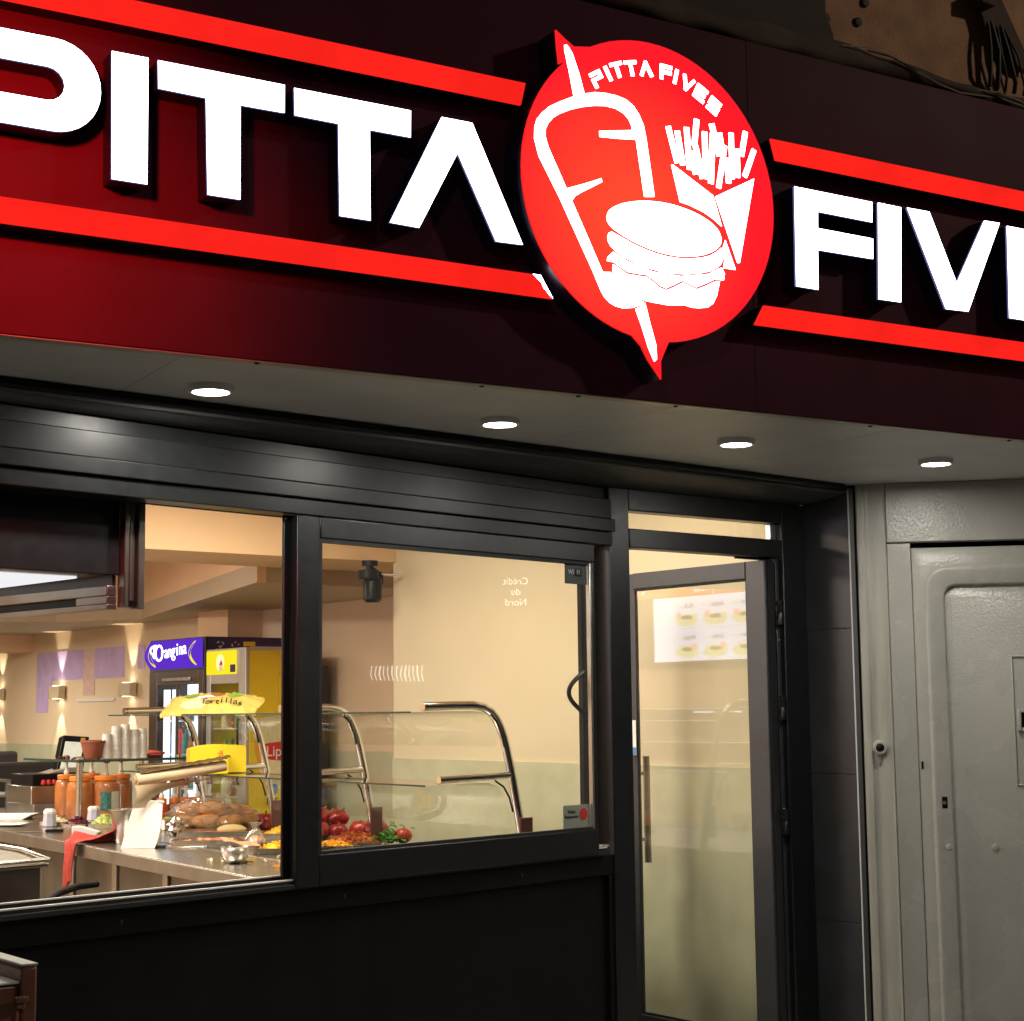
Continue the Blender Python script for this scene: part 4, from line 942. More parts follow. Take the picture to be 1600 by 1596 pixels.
rings = [(.47, .17, .13), (.55, .18, .13), (.75, .18, .12), (.90, .21, .12), (.98, .20, .11), (1.03, .12, .09), (1.06, .062, .062), (1.11, .058, .060), (1.135, .066, .075), (1.17, .076, .092), (1.22, .080, .100), (1.27, .078, .099), (1.31, .066, .083), (1.335, .042, .052), (1.345, .012, .014)]
for i, (z, a, b) in enumerate(rings):
    for k in range(20):
        an = 2 * PI * k / 20; q = 1
        m.v.append((hx + a * math.cos(an), hy + (0 if z < 1.12 else .012) + b * math.sin(an), z))
for i in range(len(rings) - 1):
    for k in range(20): m.f.append((i * 20 + k, i * 20 + (k + 1) % 20, (i + 1) * 20 + (k + 1) % 20, (i + 1) * 20 + k)); m.m.append(0 if rings[i][0] >= 1.03 else 1)
m.f.append(tuple(range((len(rings) - 1) * 20, len(rings) * 20))); m.m.append(0)
for sgn in (-1, 1):
    m.tube([(hx + sgn * .19, hy, .96), (hx + sgn * .23, hy + .03, .78), (hx + sgn * .20, hy + .16, .66), (hx + sgn * .12, hy + .28, .68)], [.055, .048, .042, .032], 10, mi=1)
    m.tube([(hx + sgn * .09, hy + .05, .50), (hx + sgn * .11, hy + .42, .52), (hx + sgn * .11, hy + .46, .12)], [.085, .065, .045], 10, mi=1)
    for q in range(4): m.tube([(hx + sgn * (.10 - .012 * q), hy + .28, .685), (hx + sgn * (.095 - .012 * q), hy + .35 - .006 * abs(q - 1), .672), (hx + sgn * (.09 - .012 * q), hy + .365, .645)], .008, 6)
    m.tube([(hx + sgn * .115, hy + .27, .69), (hx + sgn * .10, hy + .31, .71)], .009, 6)
    m.blob((hx + sgn * .081, hy + .015, 1.215), .010, .020, .030, 0, mi=0)
m.blob((hx, hy + .115, 1.205), .013, .018, .022, 0)
pe.part('body', m, ['skin', 'shirt'], angle=60)
pe.part('hair', MB().add([(hx + 1.015 * a * math.cos(2 * PI * k / 20), hy + .006 + 1.02 * b * math.sin(2 * PI * k / 20), z + .003) for z, a, b in rings[10:] for k in range(20)],
        [(i * 20 + k, i * 20 + (k + 1) % 20, (i + 1) * 20 + (k + 1) % 20, (i + 1) * 20 + k) for i in range(4) for k in range(20)]), 'hair', angle=60)

# ================================================================== FRIDGES
yf = Thing('yellow_fridge', 'yellow iced tea drinks fridge with a lit yellow header', 'fridge', 'D', (1.4, 5.1, 0))
yf.part('cabinet', MB().box(1.32, 1.52, 4.868, 5.405, .05, 1.975).box(1.105, 1.3195, 4.868, 4.900, .05, 1.975).box(1.105, 1.3195, 5.375, 5.405, .05, 1.975).box(1.105, 1.3195, 4.9005, 5.3745, 1.78, 1.975), 'yellow_dark', bevel=.004)
yf.part('dark_back_box', MB().box(1.525, 1.70, 4.875, 5.395, .05, 1.862), 'bench_dark', bevel=.004)  # plain dark box behind the cabinet
yf.part('side_print', MB().box(1.112, 1.515, 4.8655, 4.8672, .10, 1.50), 'yellow_card')
yf.part('top_strip', MB().box(1.106, 1.52, 4.864, 4.8675, 1.955, 1.979), 'fridge_grey')
yf.part('front_frame', MB().box(1.078, 1.1045, 4.868, 4.965, .05, 1.975).box(1.078, 1.1045, 5.345, 5.405, .05, 1.975).box(1.078, 1.1045, 4.9655, 5.3445, 1.745, 1.975).box(1.078, 1.1045, 4.9655, 5.3445, .05, .20), 'fridge_grey', bevel=.004)
hd2 = yf.part('header', MB().box(1.071, 1.0775, 4.985, 5.395, 1.806, 1.962), 'lit_yellow', bevel=.003)
yf.part('header_glow', MB().lathe([(.055, -.0006), (.055, .0004)], (1.0700, 5.20, 1.885), 24, 'x'), 'lit_yellow_hot', parent=hd2)
yf.part('bottle_print', MB().prism([(5.165, 1.83), (5.21, 1.825), (5.215, 1.86), (5.195, 1.905), (5.175, 1.905), (5.16, 1.87)], 1.0688, 1.0692, 'x'), 'print_pale', parent=hd2)
yf.part('bottle_label', MB().prism([(5.168, 1.868), (5.206, 1.866), (5.203, 1.89), (5.172, 1.89)], 1.0684, 1.0687, 'x'), 'print_red', parent=hd2)
yf.part('thermostat', MB().box(1.067, 1.0708, 4.993, 5.06, 1.818, 1.868), 'purple_dark', bevel=.002)
yf.part('light_back', MB().box(1.30, 1.31, 4.97, 5.34, .2, 1.74), 'fridge_dim')
yf.part('door_glass', MB().box(1.079, 1.083, 4.9655, 5.3445, .2, 1.7445), 'glass_shelf')
yf.part('door_handle', MB().tube([(1.068, 4.94, 1.1), (1.06, 4.94, 1.12), (1.06, 4.94, 1.5), (1.068, 4.94, 1.52)], .008, 8), 'black')
for k in range(6):
    z = .35 + .22 * k
    yf.part('shelf', MB().box(1.10, 1.29, 4.97, 5.34, z, z + .008), 'plastic_white')
    for j in range(4):
        yb = 5.02 + .088 * j
        if (k + j) % 5 == 4: continue
        yf.part('bottle', MB().lathe([(.026, 0), (.028, .01), (.028, .085), (.012, .125), (.012, .145)], (1.16, yb, z + .0085), 10), ['sauce_orange', 'print_pale', 'label_teal', 'print_green'][(k * 2 + j) % 4])
# print on the yellow side
py = 4.8652
def side_poly(name, pts, m_, k): yf.part(name, MB().prism(pts, py - .0004 - .0004 * k, py - .0004 * k), m_)
side_poly('print_splash', smooth([(1.15, 1.50), (1.25, 1.54), (1.40, 1.52), (1.50, 1.47), (1.51, 1.30), (1.50, 1.14), (1.40, 1.05), (1.25, 1.09), (1.17, 1.2), (1.13, 1.35)]), 'print_pale', 0)
side_poly('print_lemon', smooth([(1.135, 1.40), (1.20, 1.36), (1.245, 1.27), (1.25, 1.16), (1.19, 1.19), (1.145, 1.28)]), 'print_orange', 1)
side_poly('print_label', [(1.205, 1.355), (1.27, 1.362), (1.36, 1.372), (1.45, 1.362), (1.51, 1.355), (1.51, 1.262), (1.45, 1.252), (1.36, 1.245), (1.27, 1.252), (1.205, 1.262)], 'print_red', 2)
side_poly('print_drop', smooth([(1.26, 1.10), (1.31, 1.10), (1.32, 1.05), (1.285, 1.02), (1.255, 1.06)]), 'print_blue', 1)
yf.text('lettering', 'Lipton', .096, (1.225, py - .0030, 1.305), 'print_white', align='LEFT')
yf.text('lettering', 'ICE TEA', .062, (1.23, py - .0030, .985), 'print_black', align='LEFT')
yf.part('white_disc', MB().lathe([(.042, -.004), (.046, .0), (.046, .006)], (1.135, 4.858, 1.48), 18, 'y'), 'plastic_white')

pf = Thing('purple_fridge', 'black glass door drinks fridge with a lit purple header', 'fridge', 'D', (1.4, 5.85, 0))
pf.part('cabinet', MB().box(1.36, 1.77, 5.42, 6.25, .05, 2.066).box(1.075, 1.3595, 5.42, 5.4605, .05, 2.066).box(1.075, 1.3595, 6.205, 6.25, .05, 2.066).box(1.075, 1.3595, 5.461, 6.2045, 1.80, 2.066), 'fridge_black', bevel=.004)
pf.part('purple_side', MB().box(1.10, 1.765, 5.4165, 5.4195, .1, 2.062), 'purple_dark')
for k in range(16):
    pf.part('side_dot', MB().lathe([(.006, -.0006), (.006, .0003)], (1.20 + .075 * math.cos(k * 2.1) + .012 * (k % 5), 5.4155, 2.005 + .026 * math.sin(k * 1.7)), 8, 'y'), 'plastic_lilac')
pf.part('yellow_patch', MB().box(1.36, 1.45, 5.413, 5.4162, 2.005, 2.035), 'yellow_dark', bevel=.001)
hd3 = [(1.075, 1.862)] + [(1.075 - .045 * math.sin(PI * i / 8), 1.862 + .196 * i / 8) for i in range(9)] + [(1.075, 2.06)]
hp = pf.part('header', MB().prism([(p[0], p[1]) for p in hd3], 5.455, 6.24, 'y'), 'lit_purple', angle=50)
def hx_(z): return 1.0735 - .045 * math.sin(PI * (z - 1.862) / .196)
def hprint(name, pts, m_):
    pp = smooth(pts, 2); mm = MB(); n = len(pp)
    mm.add([(hx_(z) - .0012, y, z) for y, z in pp] + [(hx_(z) - .0004, y, z) for y, z in pp], [(i, (i + 1) % n, (i + 1) % n + n, i + n) for i in range(n)])
    mm.f.append(tuple(range(n))); mm.m.append(0); return pf.part(name, mm, m_, parent=hp, angle=60)
hprint('header_swoosh', [(5.52, 2.045), (5.55, 2.04), (5.575, 1.97), (5.56, 1.90), (5.525, 1.875), (5.505, 1.88), (5.535, 1.93), (5.54, 1.99)], 'lit_yellow')
hprint('header_swoosh', [(6.175, 2.0), (6.15, 2.0), (6.14, 1.94), (6.115, 1.885), (6.14, 1.872), (6.175, 1.90), (6.185, 1.95)], 'lit_yellow')
hprint('header_splash', [(6.19, 2.025), (6.10, 2.04), (6.09, 1.995), (6.06, 1.985), (6.06, 1.94), (6.10, 1.93), (6.12, 1.965), (6.17, 1.985)], 'lit_purple_white')
for k, ch in enumerate("Orangina"):
    y = 6.00 - .055 * k
    pf.text('header_letter', ch, .125 if k else .17, (hx_(1.96) - .006, y, 1.965 + .004 * k), 'lit_purple_white', rot=(PI / 2, 0, -PI / 2), parent=hp, extrude=.002)
pf.part('door_frame', MB().box(1.068, 1.0745, 5.43, 5.50, .1, 1.845).box(1.068, 1.0745, 6.12, 6.24, .1, 1.845).box(1.068, 1.0745, 5.5005, 6.1195, 1.75, 1.845).box(1.068, 1.0745, 5.5005, 6.1195, .1, .25), 'fridge_brown', bevel=.003)
pf.part('handle_bar', MB().box(1.056, 1.0675, 5.60, 6.02, 1.775, 1.80), 'alu', bevel=.004)
pf.part('centre_post', MB().box(1.069, 1.0745, 5.79, 5.83, .2505, 1.7495), 'fridge_brown')
pf.part('lit_back', MB().box(1.34, 1.355, 5.47, 6.19, .12, 1.78), 'fridge_light')
for y in (5.54, 5.87, 6.00): pf.part('light_tube', MB().box(1.10, 1.115, y, y + .075, .25, 1.72), 'fridge_light')
pf.part('door_glass', MB().box(1.0755, 1.0785, 5.5005, 6.1195, .2505, 1.7495), 'glass_shelf')
for k in range(6):
    z = .35 + .23 * k
    pf.part('shelf', MB().box(1.13, 1.33, 5.47, 6.19, z, z + .008), 'plastic_white')
    for j in range(7):
        yb = 5.52 + .1 * j
        pf.part('bottle', MB().lathe([(.030, 0), (.032, .01), (.032, .10), (.013, .15), (.013, .17)], (1.20, yb, z + .0085), 10), ['label_teal', 'sauce_orange', 'print_blue', 'print_red'][(k + j * 3) % 4])

# ================================================================== THINGS ON THE COUNTER
VR = R(-38)                                  # things turned towards the street
Z = CZ + .001
def tray(name, label, cat, c, lx, ly, rot, h=.025, fill=None, n=90, size=.012, seed=1, grp=None, pile=.03, zb=Z, m='steel'):
    t = Thing(name, label, cat, 'D', (c[0], c[1], zb), grp, rot=rot)
    x, y = c; hx, hy = lx / 2, ly / 2
    t.part('tray', MB().prism(rr(x - hx, x + hx, y - hy, y + hy, .02, 4), zb, zb + .003, 'z'), m)
    rim = MB()
    o_, i_ = rr(x - hx - .012, x + hx + .012, y - hy - .012, y + hy + .012, .03, 4), rr(x - hx + .002, x + hx - .002, y - hy + .002, y + hy - .002, .02, 4)
    n0 = len(o_); rim.v += [(p[0], p[1], zb + h) for p in o_] + [(p[0], p[1], zb + h) for p in i_] + [(p[0], p[1], zb + .003) for p in i_]
    for L0 in (0, 1):
        for k in range(n0): rim.f.append((L0 * n0 + k, L0 * n0 + (k + 1) % n0, (L0 + 1) * n0 + (k + 1) % n0, (L0 + 1) * n0 + k)); rim.m.append(0)
    t.part('rim', rim, m)
    if fill:
        def fn(r):
            a = r.random() * 2 * PI; q = math.sqrt(r.random())
            return (x + hx * .92 * q * math.cos(a), y + hy * .92 * q * math.sin(a), zb + .008 + pile * (1 - q * q) * r.random() ** .4)
        o = t.part('food', MB().bits(fn, n, size, seed=seed).blob((x, y, zb + .006), hx * .85, hy * .85, pile * .8, .2, 3, 16, 8, seed), fill)
        o['kind'] = 'stuff'
    return t
t = Thing('paper_bag', 'white paper bag standing on the counter edge between bucket and trays', 'bag', 'D', (-.665, 2.70, Z), rot=VR)
bx, by = -.665, 2.70
def bagf(a, b, dy=0):
    side = .006 * math.sin(b * 3) + (.016 * (1 - b) ** 6 if a > .5 else 0) * (-1)
    return (bx - .088 + .048 * b + (.172 - .040 * b) * a + side * (a - .2), by - .035 + .055 * b + dy + .006 * math.sin(a * 5 + b * 2), Z + .208 * b + .005 * math.sin(a * 3) * b)
t.part('body', MB().grid(lambda a, b: bagf(a, b), 14, 16).grid(lambda a, b: bagf(a, b, .035 * (1 - .8 * b)), 14, 16).grid(lambda a, b: bagf(1, b, .035 * (1 - .8 * b) * a), 3, 16).grid(lambda a, b: bagf(0, b, .035 * (1 - .8 * b) * a), 3, 16), 'paper_white', angle=50)
t.part('folded_top', MB().tube([(bx - .034, by + .022, Z + .208), (bx + .03, by + .026, Z + .213), (bx + .100, by + .022, Z + .209)], .006, 8), 'paper_white')
t = Thing('steel_bucket', 'tapered stainless bucket standing behind the white paper bag', 'bucket', 'D', (-.58, 3.03, Z))
t.part('body', MB().lathe([(.052, 0), (.058, .006), (.088, .155), (.093, .158), (.093, .163), (.086, .163), (.055, .012)], (-.58, 3.03, Z), 28), 'steel')
# red cloth over the counter edge
t = Thing('kitchen_cloth', 'red kitchen cloth hanging over the counter edge beside the bucket', 'cloth', 'D', (-.70, 3.15, Z))
ctr = []
def cloth_fn(a, b):
    # a across, b from counter (0) to hanging end (1)
    w_ = .10 - .03 * b
    fold = .016 * math.sin(a * 11 + b * 3) + .008 * math.sin(a * 23)
    yy = 3.18 + (a - .5) * w_ * 2 * (.75 + .15 * math.sin(b * 5)) + .02 * b
    if b < .42:
        q = b / .42; xx = -.52 + (-.765 + .52) * q + .02 * math.sin(a * 7); zz_ = Z + .022 + .018 * math.sin(q * 5 + a * 4) + fold * .9 + .012 * (1 - q)
        return (xx, yy, max(zz_, Z + .004))
    q = (b - .42) / .58
    return (-.785 - .012 * math.sin(q * 2) - abs(fold) * .8 - .01, yy, Z + .012 - (.205 + .045 * (a - .3)) * q + .004 * math.sin(a * 9))
o = t.part('cloth', MB().grid(cloth_fn, 40, 44), 'cloth_red', angle=80)
md = o.modifiers.new("thick", 'SOLIDIFY'); md.thickness = .004
for k, (x, y, h, lab) in enumerate(((-.375, 4.48, .10, 'pale lilac plastic tub upside down left of the onion tray'), (.03, 4.80, .085, 'pale lilac plastic tub right behind the steel post'))):
    t = Thing('plastic_tub', lab, 'tub', 'D', (x, y, Z), 'lilac tubs')
    t.part('body', MB().lathe([(.040, 0), (.042, .004), (.036, h * .68)], (x, y, Z), 8), 'plastic_lilac', angle=20)
    t.part('lid', MB().lathe([(.038, 0), (.038, .014), (.026, h * .30)], (x, y, Z + h * .685), 8), 'plastic_white', angle=20)
tray('salad_tray', 'tray of chopped pale onions on the counter', 'food tray', (-.29, 4.60), .16, .16, VR, .02, 'onion', 120, .010, 3, 'salad trays', .035)
tray('salad_tray', 'tray of shredded purple cabbage on the counter', 'food tray', (-.27, 4.34), .14, .16, VR, .02, 'cabbage', 120, .010, 4, 'salad trays', .045)
tray('salad_tray', 'tray of shredded pale green lettuce beside the bucket', 'food tray', (-.17, 4.20), .16, .16, VR, .02, 'lettuce', 120, .012, 5, 'salad trays', .06)
t = Thing('white_dish', 'white plastic dish lying on the counter behind the red cloth', 'dish', 'D', (-.53, 3.62, Z), rot=VR)
t.part('body', MB().prism([(-.60, Z), (-.475, Z), (-.46, Z + .02), (-.56, Z + .05), (-.60, Z + .052)], 3.58, 3.66), 'plastic_white', bevel=.006)
for k, (x, y, lab) in enumerate(((-.53, 4.02, 'black handled knife left of the white dish'), (-.40, 3.50, 'black handled knife right of the white dish'))):
    t = Thing('knife', lab, 'knife', 'D', (x, y, Z), 'knives on the counter', rot=VR)
    t.part('handle', MB().box(x - .055, x + .04, y - .012, y + .012, Z, Z + .016), 'black', bevel=.004)
    t.part('blade', MB().prism([(x - .055, y - .012), (x - .055, y + .014), (x - .21, y + .008), (x - .235, y - .01)], Z + .004, Z + .006, 'z'), 'steel')
t = Thing('paper_pad', 'white papers lying at the far end of the counter', 'papers', 'D', (-.3, 5.35, Z), rot=VR)
for k in range(5): t.part('sheet', MB().box(-.42 + .012 * k, -.16 + .01 * k, 5.25 + .01 * k, 5.46, Z + .006 * k, Z + .006 * k + .0052), 'paper_white', bevel=.001)
t = Thing('tray_lid', 'steel lid and white paper by the counter edge at the left', 'lid', 'D', (-.5, 4.75, Z), rot=VR)
t.part('lid', MB().box(-.66, -.44, 4.66, 4.86, Z, Z + .010), 'steel', bevel=.004)
t.part('paper', MB().box(-.58, -.40, 4.62, 4.78, Z + .0105, Z + .013), 'paper_white')
# mid shelf: yellow cartons, roll
GZ = 1.2565
for k, (x0, x1, y, a, lab) in enumerate(((-.352, -.165, 2.83, .05, 'left bundle of yellow snack cartons on the middle glass shelf'), (-.150, -.005, 2.93, -.06, 'right bundle of yellow snack cartons on the middle glass shelf'))):
    t = Thing('carton_bundle', lab, 'cartons', 'D', (x0, y, GZ), 'yellow carton bundles', rot=VR + .35)
    nn = 9 if k == 0 else 12
    for j in range(nn):
        off = .012 * j
        def fn(p, q, j=j):
            X = x0 + (x1 - x0) * p
            return (X, y + off + .006 * math.sin(p * 5), GZ + .002 + .118 * q + .010 * math.sin(p * 3 + .4) * q + .003 * math.sin(j * 1.3) + (.022 * p * q if k == 0 else .012 * p * q))
        t.part('carton', MB().grid(fn, 8, 2).grid(lambda p, q: (lambda v: (v[0], v[1] + .009, v[2]))(fn(p, q)), 8, 2).grid(lambda p, q: (lambda v: (v[0], v[1] + .009 * q, v[2]))(fn(p, 1)), 8, 1).grid(lambda p, q: (lambda v: (v[0], v[1] + .009 * q, v[2]))(fn(1, p)), 2, 1).grid(lambda p, q: (lambda v: (v[0], v[1] + .009 * q, v[2]))(fn(0, p)), 2, 1), 'bag_yellow' if j % 4 == 2 else 'yellow_card')
    if k == 0: t.text('lettering', 'snack', .042, (x1 - .040, y - .014, GZ + .070), 'print_red', rot=(PI / 2, -PI / 2, 0))
t = Thing('wrapping_roll', 'kraft wrapping roll with foil box on the middle shelf', 'roll', 'D', (-.68, 2.66, 1.25), rot=R(-14))
A_, B_ = Vector((-.715, 2.66, 1.246)), Vector((-.26, 2.78, 1.300))
t.part('core', MB().tube([A_ + (A_ - B_) * .015, B_], .016, 12), 'kraft')
t.part('roll', MB().tube([A_, B_], [.030, .026], 18), 'kraft_light', angle=50)
t.part('foil_sheet', MB().grid(lambda a, b: (A_.x + .02 + (B_.x - A_.x) * a, A_.y - .02 + .10 * a + .07 * b, A_.z + .030 + .064 * a + .012 * math.sin(b * 4) + .002 * math.sin(a * 60)), 40, 8), 'foil')
t.part('hanging_paper', MB().grid(lambda a, b: (-.725 + .075 * a + (.14 * (1 - b) ** 2 * a) + .20 * a * (1 - b) ** 4 + .012 * math.sin(b * 4), 2.63 + .06 * a, 1.222 - .105 * b + .025 * a * (1 - b)), 16, 18), 'kraft_light', angle=70)
t = Thing('tortilla_bag', 'shiny yellow bag of tortillas lying on top of the glass guard', 'bag', 'D', (-.15, 2.98, 1.551), rot=VR)
def tb(a, b, s):
    x = (a - .5) * 2; y = (b - .5) * 2
    e = max(0, (1 - abs(x) ** 2.5)) ** .55 * max(0, 1 - abs(y) ** 2.5) ** .6
    wr = .016 * noise.noise(Vector((x * 4, y * 5, s))) + .012 * noise.noise(Vector((x * 13, y * 9, s + 3)))
    up = .058 * e + wr if s > 0 else -.028 * e + .5 * wr
    sag = -.012 * abs(x) ** 3
    return (-.15 + x * .235 + .012 * math.sin(y * 3), 2.98 + y * .12 + .02 * x, 1.594 + up * .62 + sag + .047 * y + .004 * math.sin(x * 20) * (abs(x) > .85))
t.part('film', MB().grid(lambda a, b: tb(a, b, 1), 40, 20).grid(lambda a, b: tb(a, b, -1), 40, 20), 'bag_yellow', angle=70)
def bag_print(name, a0, a1, b0, b1, m_, it=6, ell=True):
    pts = []
    mm = MB()
    def fn(p, q):
        aa, rr_ = 2 * PI * p, q
        a = (a0 + a1) / 2 + (a1 - a0) / 2 * rr_ * math.cos(aa); b = (b0 + b1) / 2 + (b1 - b0) / 2 * rr_ * math.sin(aa)
        v = tb(a, b, 1); return (v[0], v[1] - .001, v[2] + .0016)
    mm.grid(fn, 16, 5); t.part(name, mm, m_, angle=70)
bag_print('print_round', .20, .48, .08, .48, 'print_tortilla'); bag_print('print_leaf', .16, .32, .52, .80, 'print_green'); bag_print('print_meat', .42, .62, .62, .92, 'print_brown'); bag_print('print_leaf', .62, .78, .55, .85, 'print_green'); bag_print('print_band', .30, .52, .50, .62, 'print_white')
for k, ch in enumerate("Tortillas"):
    a = .44 + .048 * k; v = tb(a, .30, 1)
    t.text('print_letter', ch, .062, (v[0], v[1] - .004, v[2] + .006), 'print_black', rot=(R(38), R(-6), R(4)), shear=.1)
# bread in plastic
t = Thing('bread_bag', 'clear plastic bag of golden bread rolls on the counter', 'bread bag', 'D', (.11, 3.44, Z), rot=VR)
bx, by = .11, 3.44
for k, (dx, dy, dz, rr0) in enumerate(((-.15, -.03, .045, .3), (-.03, -.05, .05, .1), (.09, -.04, .048, -.1), (.17, .0, .05, .4), (-.10, .05, .05, .2), (.03, .05, .055, 0), (-.12, 0, .11, .2), (.0, -.01, .115, .1), (.12, .02, .10, -.2))):
    t.part('bread_roll', MB().blob((bx + dx, by + dy, Z + dz), .085, .045, .042, .12, 2.5, 16, 10, k, rot=rr0), 'bread', angle=80)
t.part('film', MB().blob((bx - .04, by - .01, Z + .083), .185, .115, .085, .55, 3.2, 40, 24, 5).blob((bx + .14, by + .01, Z + .062), .11, .085, .062, .5, 4, 30, 18, 9), 'plastic_film', angle=25)
single('red_pepper', MB().blob((.327, 3.28, Z + .046), .052, .052, .048, .08, 2, 24, 14, 2, fn=lambda th, ph: 1 + .07 * math.cos(3 * ph) * math.sin(th) - .18 * math.exp(-th * th * 8)).tube([(.327, 3.28, Z + .078), (.33, 3.277, Z + .105)], [.007, .005], 8, mi=1), ['pepper', 'stem_green'], 'glossy dark red pepper beside the bread bag, under the chrome arch', 'pepper', 'D', (.327, 3.28, Z), angle=70)
# trays in the middle
tray('food_tray', 'long steel tray with a yellow tortilla in front of the bread bag', 'food tray', (-.05, 3.10), .40, .24, VR + .1, .03, 'mix_food', 60, .012, 7, 'steel food trays', .012)
tray('food_tray', 'steel tray of shredded meat left of the metal bowl', 'food tray', (-.37, 2.58), .34, .20, VR, .032, 'mix_food', 90, .014, 8, 'steel food trays', .02)
tray('food_tray', 'steel tray of orange sweetcorn beside the mullion', 'food tray', (-.26, 2.02), .30, .30, VR, .025, 'corn', 190, .010, 9, 'steel food trays', .05, m='steel_dark')
tray('food_tray', 'steel tray of orange pickled vegetables behind the sweetcorn', 'food tray', (.16, 2.72), .30, .22, VR, .03, 'corn', 120, .014, 19, 'steel food trays', .06)
single('wrap', MB().blob((.0, 3.05, Z + .034), .075, .05, .026, .1, 3, 20, 10, 3, rot=VR), 'wrap', 'folded yellow tortilla on the long steel tray', 'tortilla', 'D', (.0, 3.05, Z), angle=70)
single('wrap', MB().grid(lambda a, b: (-.53 + .17 * a * math.cos(VR) + .03 * b, 2.14 + .17 * a * math.sin(VR) + .10 * b, Z + .052 - .028 * a + .012 * b + .004 * math.sin(a * 9)), 12, 6), 'mix_food', 'flat pink wrap resting over the rim of the metal bowl', 'wrap', 'D', (-.53, 2.14, Z), angle=70)
t = Thing('steel_bowl', 'small round stainless bowl on the counter near the mullion', 'bowl', 'D', (-.735, 1.66, Z))
t.part('bowl', MB().lathe([(.022, 0), (.034, .004), (.050, .022), (.059, .048), (.062, .066), (.064, .067), (.062, .068), (.056, .05), (.045, .024), (.02, .008)], (-.735, 1.66, Z), 30), 'steel', angle=60)
single('foil_ball', MB().blob((-.15, 3.36, Z + .04), .055, .05, .042, .5, 5, 18, 12, 4), 'foil', 'crumpled ball of foil between the white bag and the bread', 'foil', 'D', (-.15, 3.36, Z), angle=20)
t = Thing('plastic_pouch', 'twisted clear plastic pouch of pink food in front of the trays', 'pouch', 'D', (-.30, 2.27, Z))
t.part('food', MB().blob((-.30, 2.27, Z + .03), .036, .034, .03, .2, 3, 16, 10, 6), 'mix_food', angle=70)
t.part('film', MB().lathe([(.044, 0), (.050, .03), (.034, .065), (.010, .092), (.022, .112), (.03, .118)], (-.30, 2.27, Z), 22, mod=lambda a, h: 1 + .14 * math.sin(5 * a + h * 30)), 'plastic_film', angle=25)
t = Thing('tongs', 'steel tongs lying on the counter in front of the trays', 'tongs', 'D', (-.50, 2.55, Z), rot=VR)
for s_ in (-1, 1): t.part('arm', MB().box(-.60, -.42, 2.55 + s_ * .012 - .004, 2.55 + s_ * .012 + .004, Z, Z + .007), 'steel', bevel=.002)
t.part('grip', MB().box(-.66, -.601, 2.535, 2.565, Z, Z + .012), 'black', bevel=.004)
t.part('hinge', MB().box(-.419, -.408, 2.534, 2.566, Z, Z + .008), 'steel', bevel=.002)
cr_ = single('crumbs', MB().bits(lambda r: (r.uniform(-.78, -.42), r.uniform(1.1, 2.1), Z + .004), 26, .007, seed=3), 'onion', 'scattered food crumbs on the steel worktop', 'crumbs', 'D', (-.6, 1.6, Z)); cr_['kind'] = 'stuff'
cr_ = single('crumbs', MB().bits(lambda r: (r.uniform(-.75, -.40), r.uniform(1.1, 1.8), Z + .005), 14, .009, seed=5), 'corn', 'orange crumbs of sweetcorn by the mullion', 'crumbs', 'D', (-.6, 1.5, Z)); cr_['kind'] = 'stuff'
for k, (x, y, m_, lab) in enumerate(((-.34, 3.30, 'onion', 'small steel pot of pale onions left of the foil ball'), (-.25, 3.62, 'cabbage', 'small steel pot of purple cabbage behind the foil ball'), (-.02, 3.72, 'lettuce', 'small steel pot of lettuce behind the bread bag'), (.02, 2.42, 'chopped', 'small steel pot of red relish between the trays near the mullion'))):
    t = Thing('sauce_pot', lab, 'pot', 'D', (x, y, Z), 'small steel pots on the counter')
    t.part('pot', MB().lathe([(.036, 0), (.040, .004), (.045, .058), (.048, .060), (.046, .062), (.042, .052), (.04, .045)], (x, y, Z), 20), 'steel', angle=60)
    o = t.part('filling', MB().bits(lambda r: (x + r.gauss(0, .015), y + r.gauss(0, .015), Z + .052 + r.random() * .014), 30, .008, seed=k + 40), m_); o['kind'] = 'stuff'
# right pane: peppers, tomatoes, salad
def tomato(name, label, x, y, r, m_, seed, lob=0, grp=None):
    t = Thing(name, label, name.split('_')[-1], 'D', (x, y, Z), grp)
    t.part('fruit', MB().blob((x, y, Z + r * .86), r, r, r * .88, .06, 2, 24, 14, seed, fn=lambda th, ph: 1 + lob * math.cos(4 * ph + seed) * math.sin(th) - .15 * math.exp(-th * th * 7)), m_, angle=70)
    t.part('stalk', MB().tube([(x, y, Z + r * 1.45), (x + .004, y - .002, Z + r * 1.45 + .016)], [.006, .004], 7), 'stem_green')
tomato('red_pepper', 'dark red pepper lying at the left of the pile behind the sash glass', .13, 2.42, .058, 'pepper', 3, .06)
tomato('red_pepper', 'dark red pepper second in the pile behind the sash glass', .22, 2.38, .05, 'pepper', 5, .07)
tomato('tomato', 'big ripe tomato just left of the chrome arch foot', .33, 2.36, .055, 'tomato', 6, .02)
tomato('red_pepper', 'largest dark red pepper in front of the chrome arch foot', .30, 2.17, .062, 'pepper', 8, .05)
tomato('tomato', 'small tomato at the right end of the vegetables', .362, 2.03, .042, 'tomato', 9)
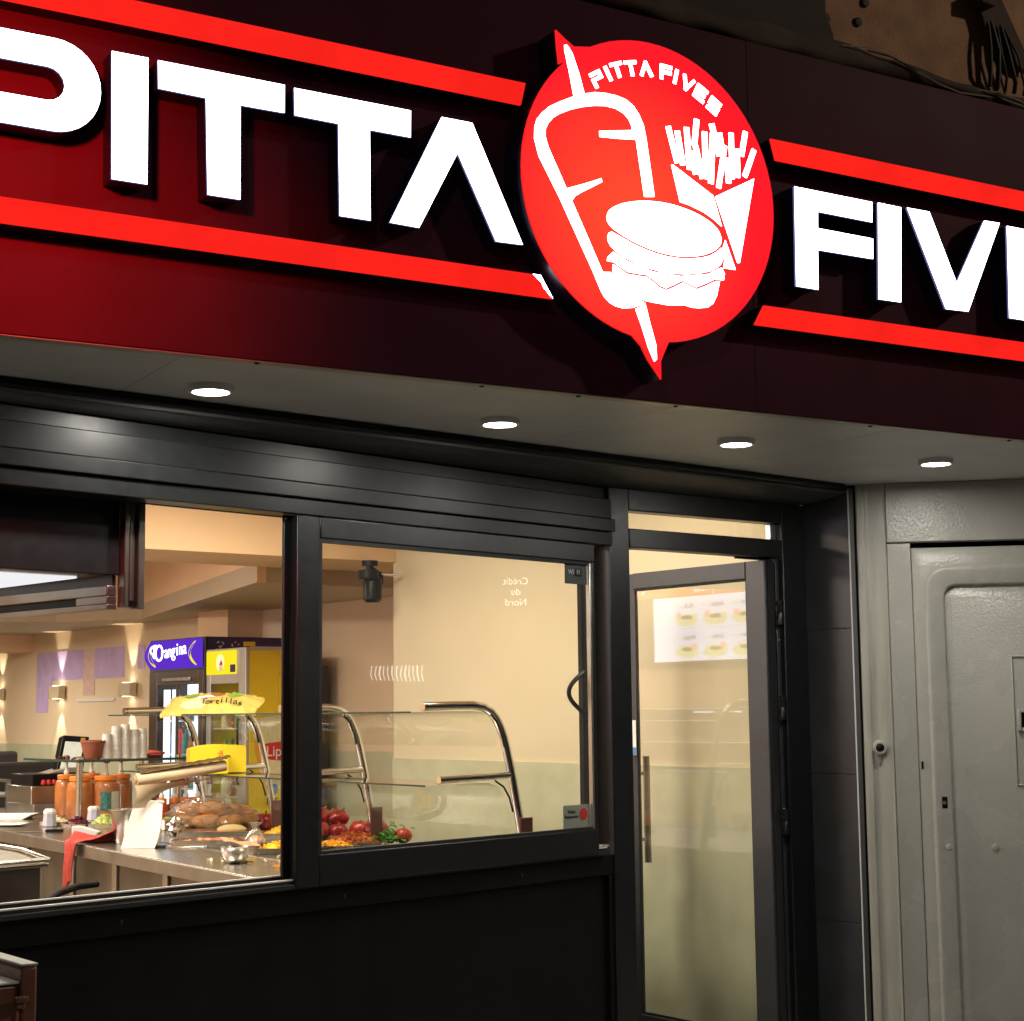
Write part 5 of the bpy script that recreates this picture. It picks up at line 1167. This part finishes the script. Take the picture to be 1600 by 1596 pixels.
for k, (x, y, z, r, lab) in enumerate(((.06, 2.36, .0, .052, 'red pepper at the very left of the pile, cut off by the sash stile'), (.17, 2.47, .075, .05, 'red pepper on top of the pile at the left'), (.25, 2.44, .07, .048, 'red pepper on top of the pile, right of the green one'), (.385, 2.42, .0, .05, 'dark tomato half hidden behind the big tomato'))):
    t = Thing('red_pepper', lab, 'pepper', 'D', (x, y, Z + z))
    t.part('fruit', MB().blob((x, y, Z + z + r * .8), r * 1.1, r, r * .85, .25, 2.2, 24, 14, k + 30, fn=lambda th, ph: 1 + .08 * math.cos(3 * ph + k) * math.sin(th)), 'pepper' if k < 3 else 'tomato', angle=70)
    t.part('stalk', MB().tube([(x + .01, y - .01, Z + z + r * 1.5), (x + .03, y - .02, Z + z + r * 1.5 + .014)], [.007, .005], 7), 'stem_green')
tray('food_tray', 'steel tray of diced yellow and red vegetables at the sash corner', 'food tray', (-.06, 1.98), .20, .16, VR, .02, 'corn', 120, .010, 23, 'steel food trays', .03)
single('lettuce_head', MB().bits(lambda r: (.27 + r.gauss(0, .04), 2.03 + r.gauss(0, .03), Z + .012 + abs(r.gauss(0, .022))), 110, .013, .15, seed=17), 'leaf', 'loose green salad leaves in front of the largest pepper', 'salad leaves', 'D', (.27, 2.03, Z))
single('green_pepper', MB().blob((.19, 2.5, Z + .11), .05, .022, .02, .2, 3, 16, 10, 2, rot=.6).tube([(.20, 2.46, Z + .11), (.24, 2.45, Z + .15)], .008, 8), 'stem_green', 'green chilli pepper lying on top of the red peppers', 'pepper', 'D', (.19, 2.5, Z), angle=70)
single('parsley', MB().bits(lambda r: (.315 + r.gauss(0, .035), 2.075 + r.gauss(0, .035), Z + .015 + abs(r.gauss(0, .03))), 130, .010, .15, seed=11), 'leaf', 'bunch of green parsley beside the small tomato', 'herbs', 'D', (.315, 2.07, Z))
tray('food_tray', 'steel tray of chopped red vegetables under the peppers', 'food tray', (.13, 2.10), .30, .18, VR, .02, 'chopped', 170, .011, 13, 'steel food trays', .055)
t = Thing('spice_jar', 'small glass jar with dark label behind the largest pepper', 'jar', 'D', (.385, 2.26, Z))
t.part('body', MB().lathe([(.026, 0), (.028, .004), (.028, .07), (.02, .085)], (.385, 2.26, Z), 16), 'plastic_lilac')
t.part('cap', MB().lathe([(.022, 0), (.022, .016)], (.385, 2.26, Z + .0855), 16), 'fridge_grey')
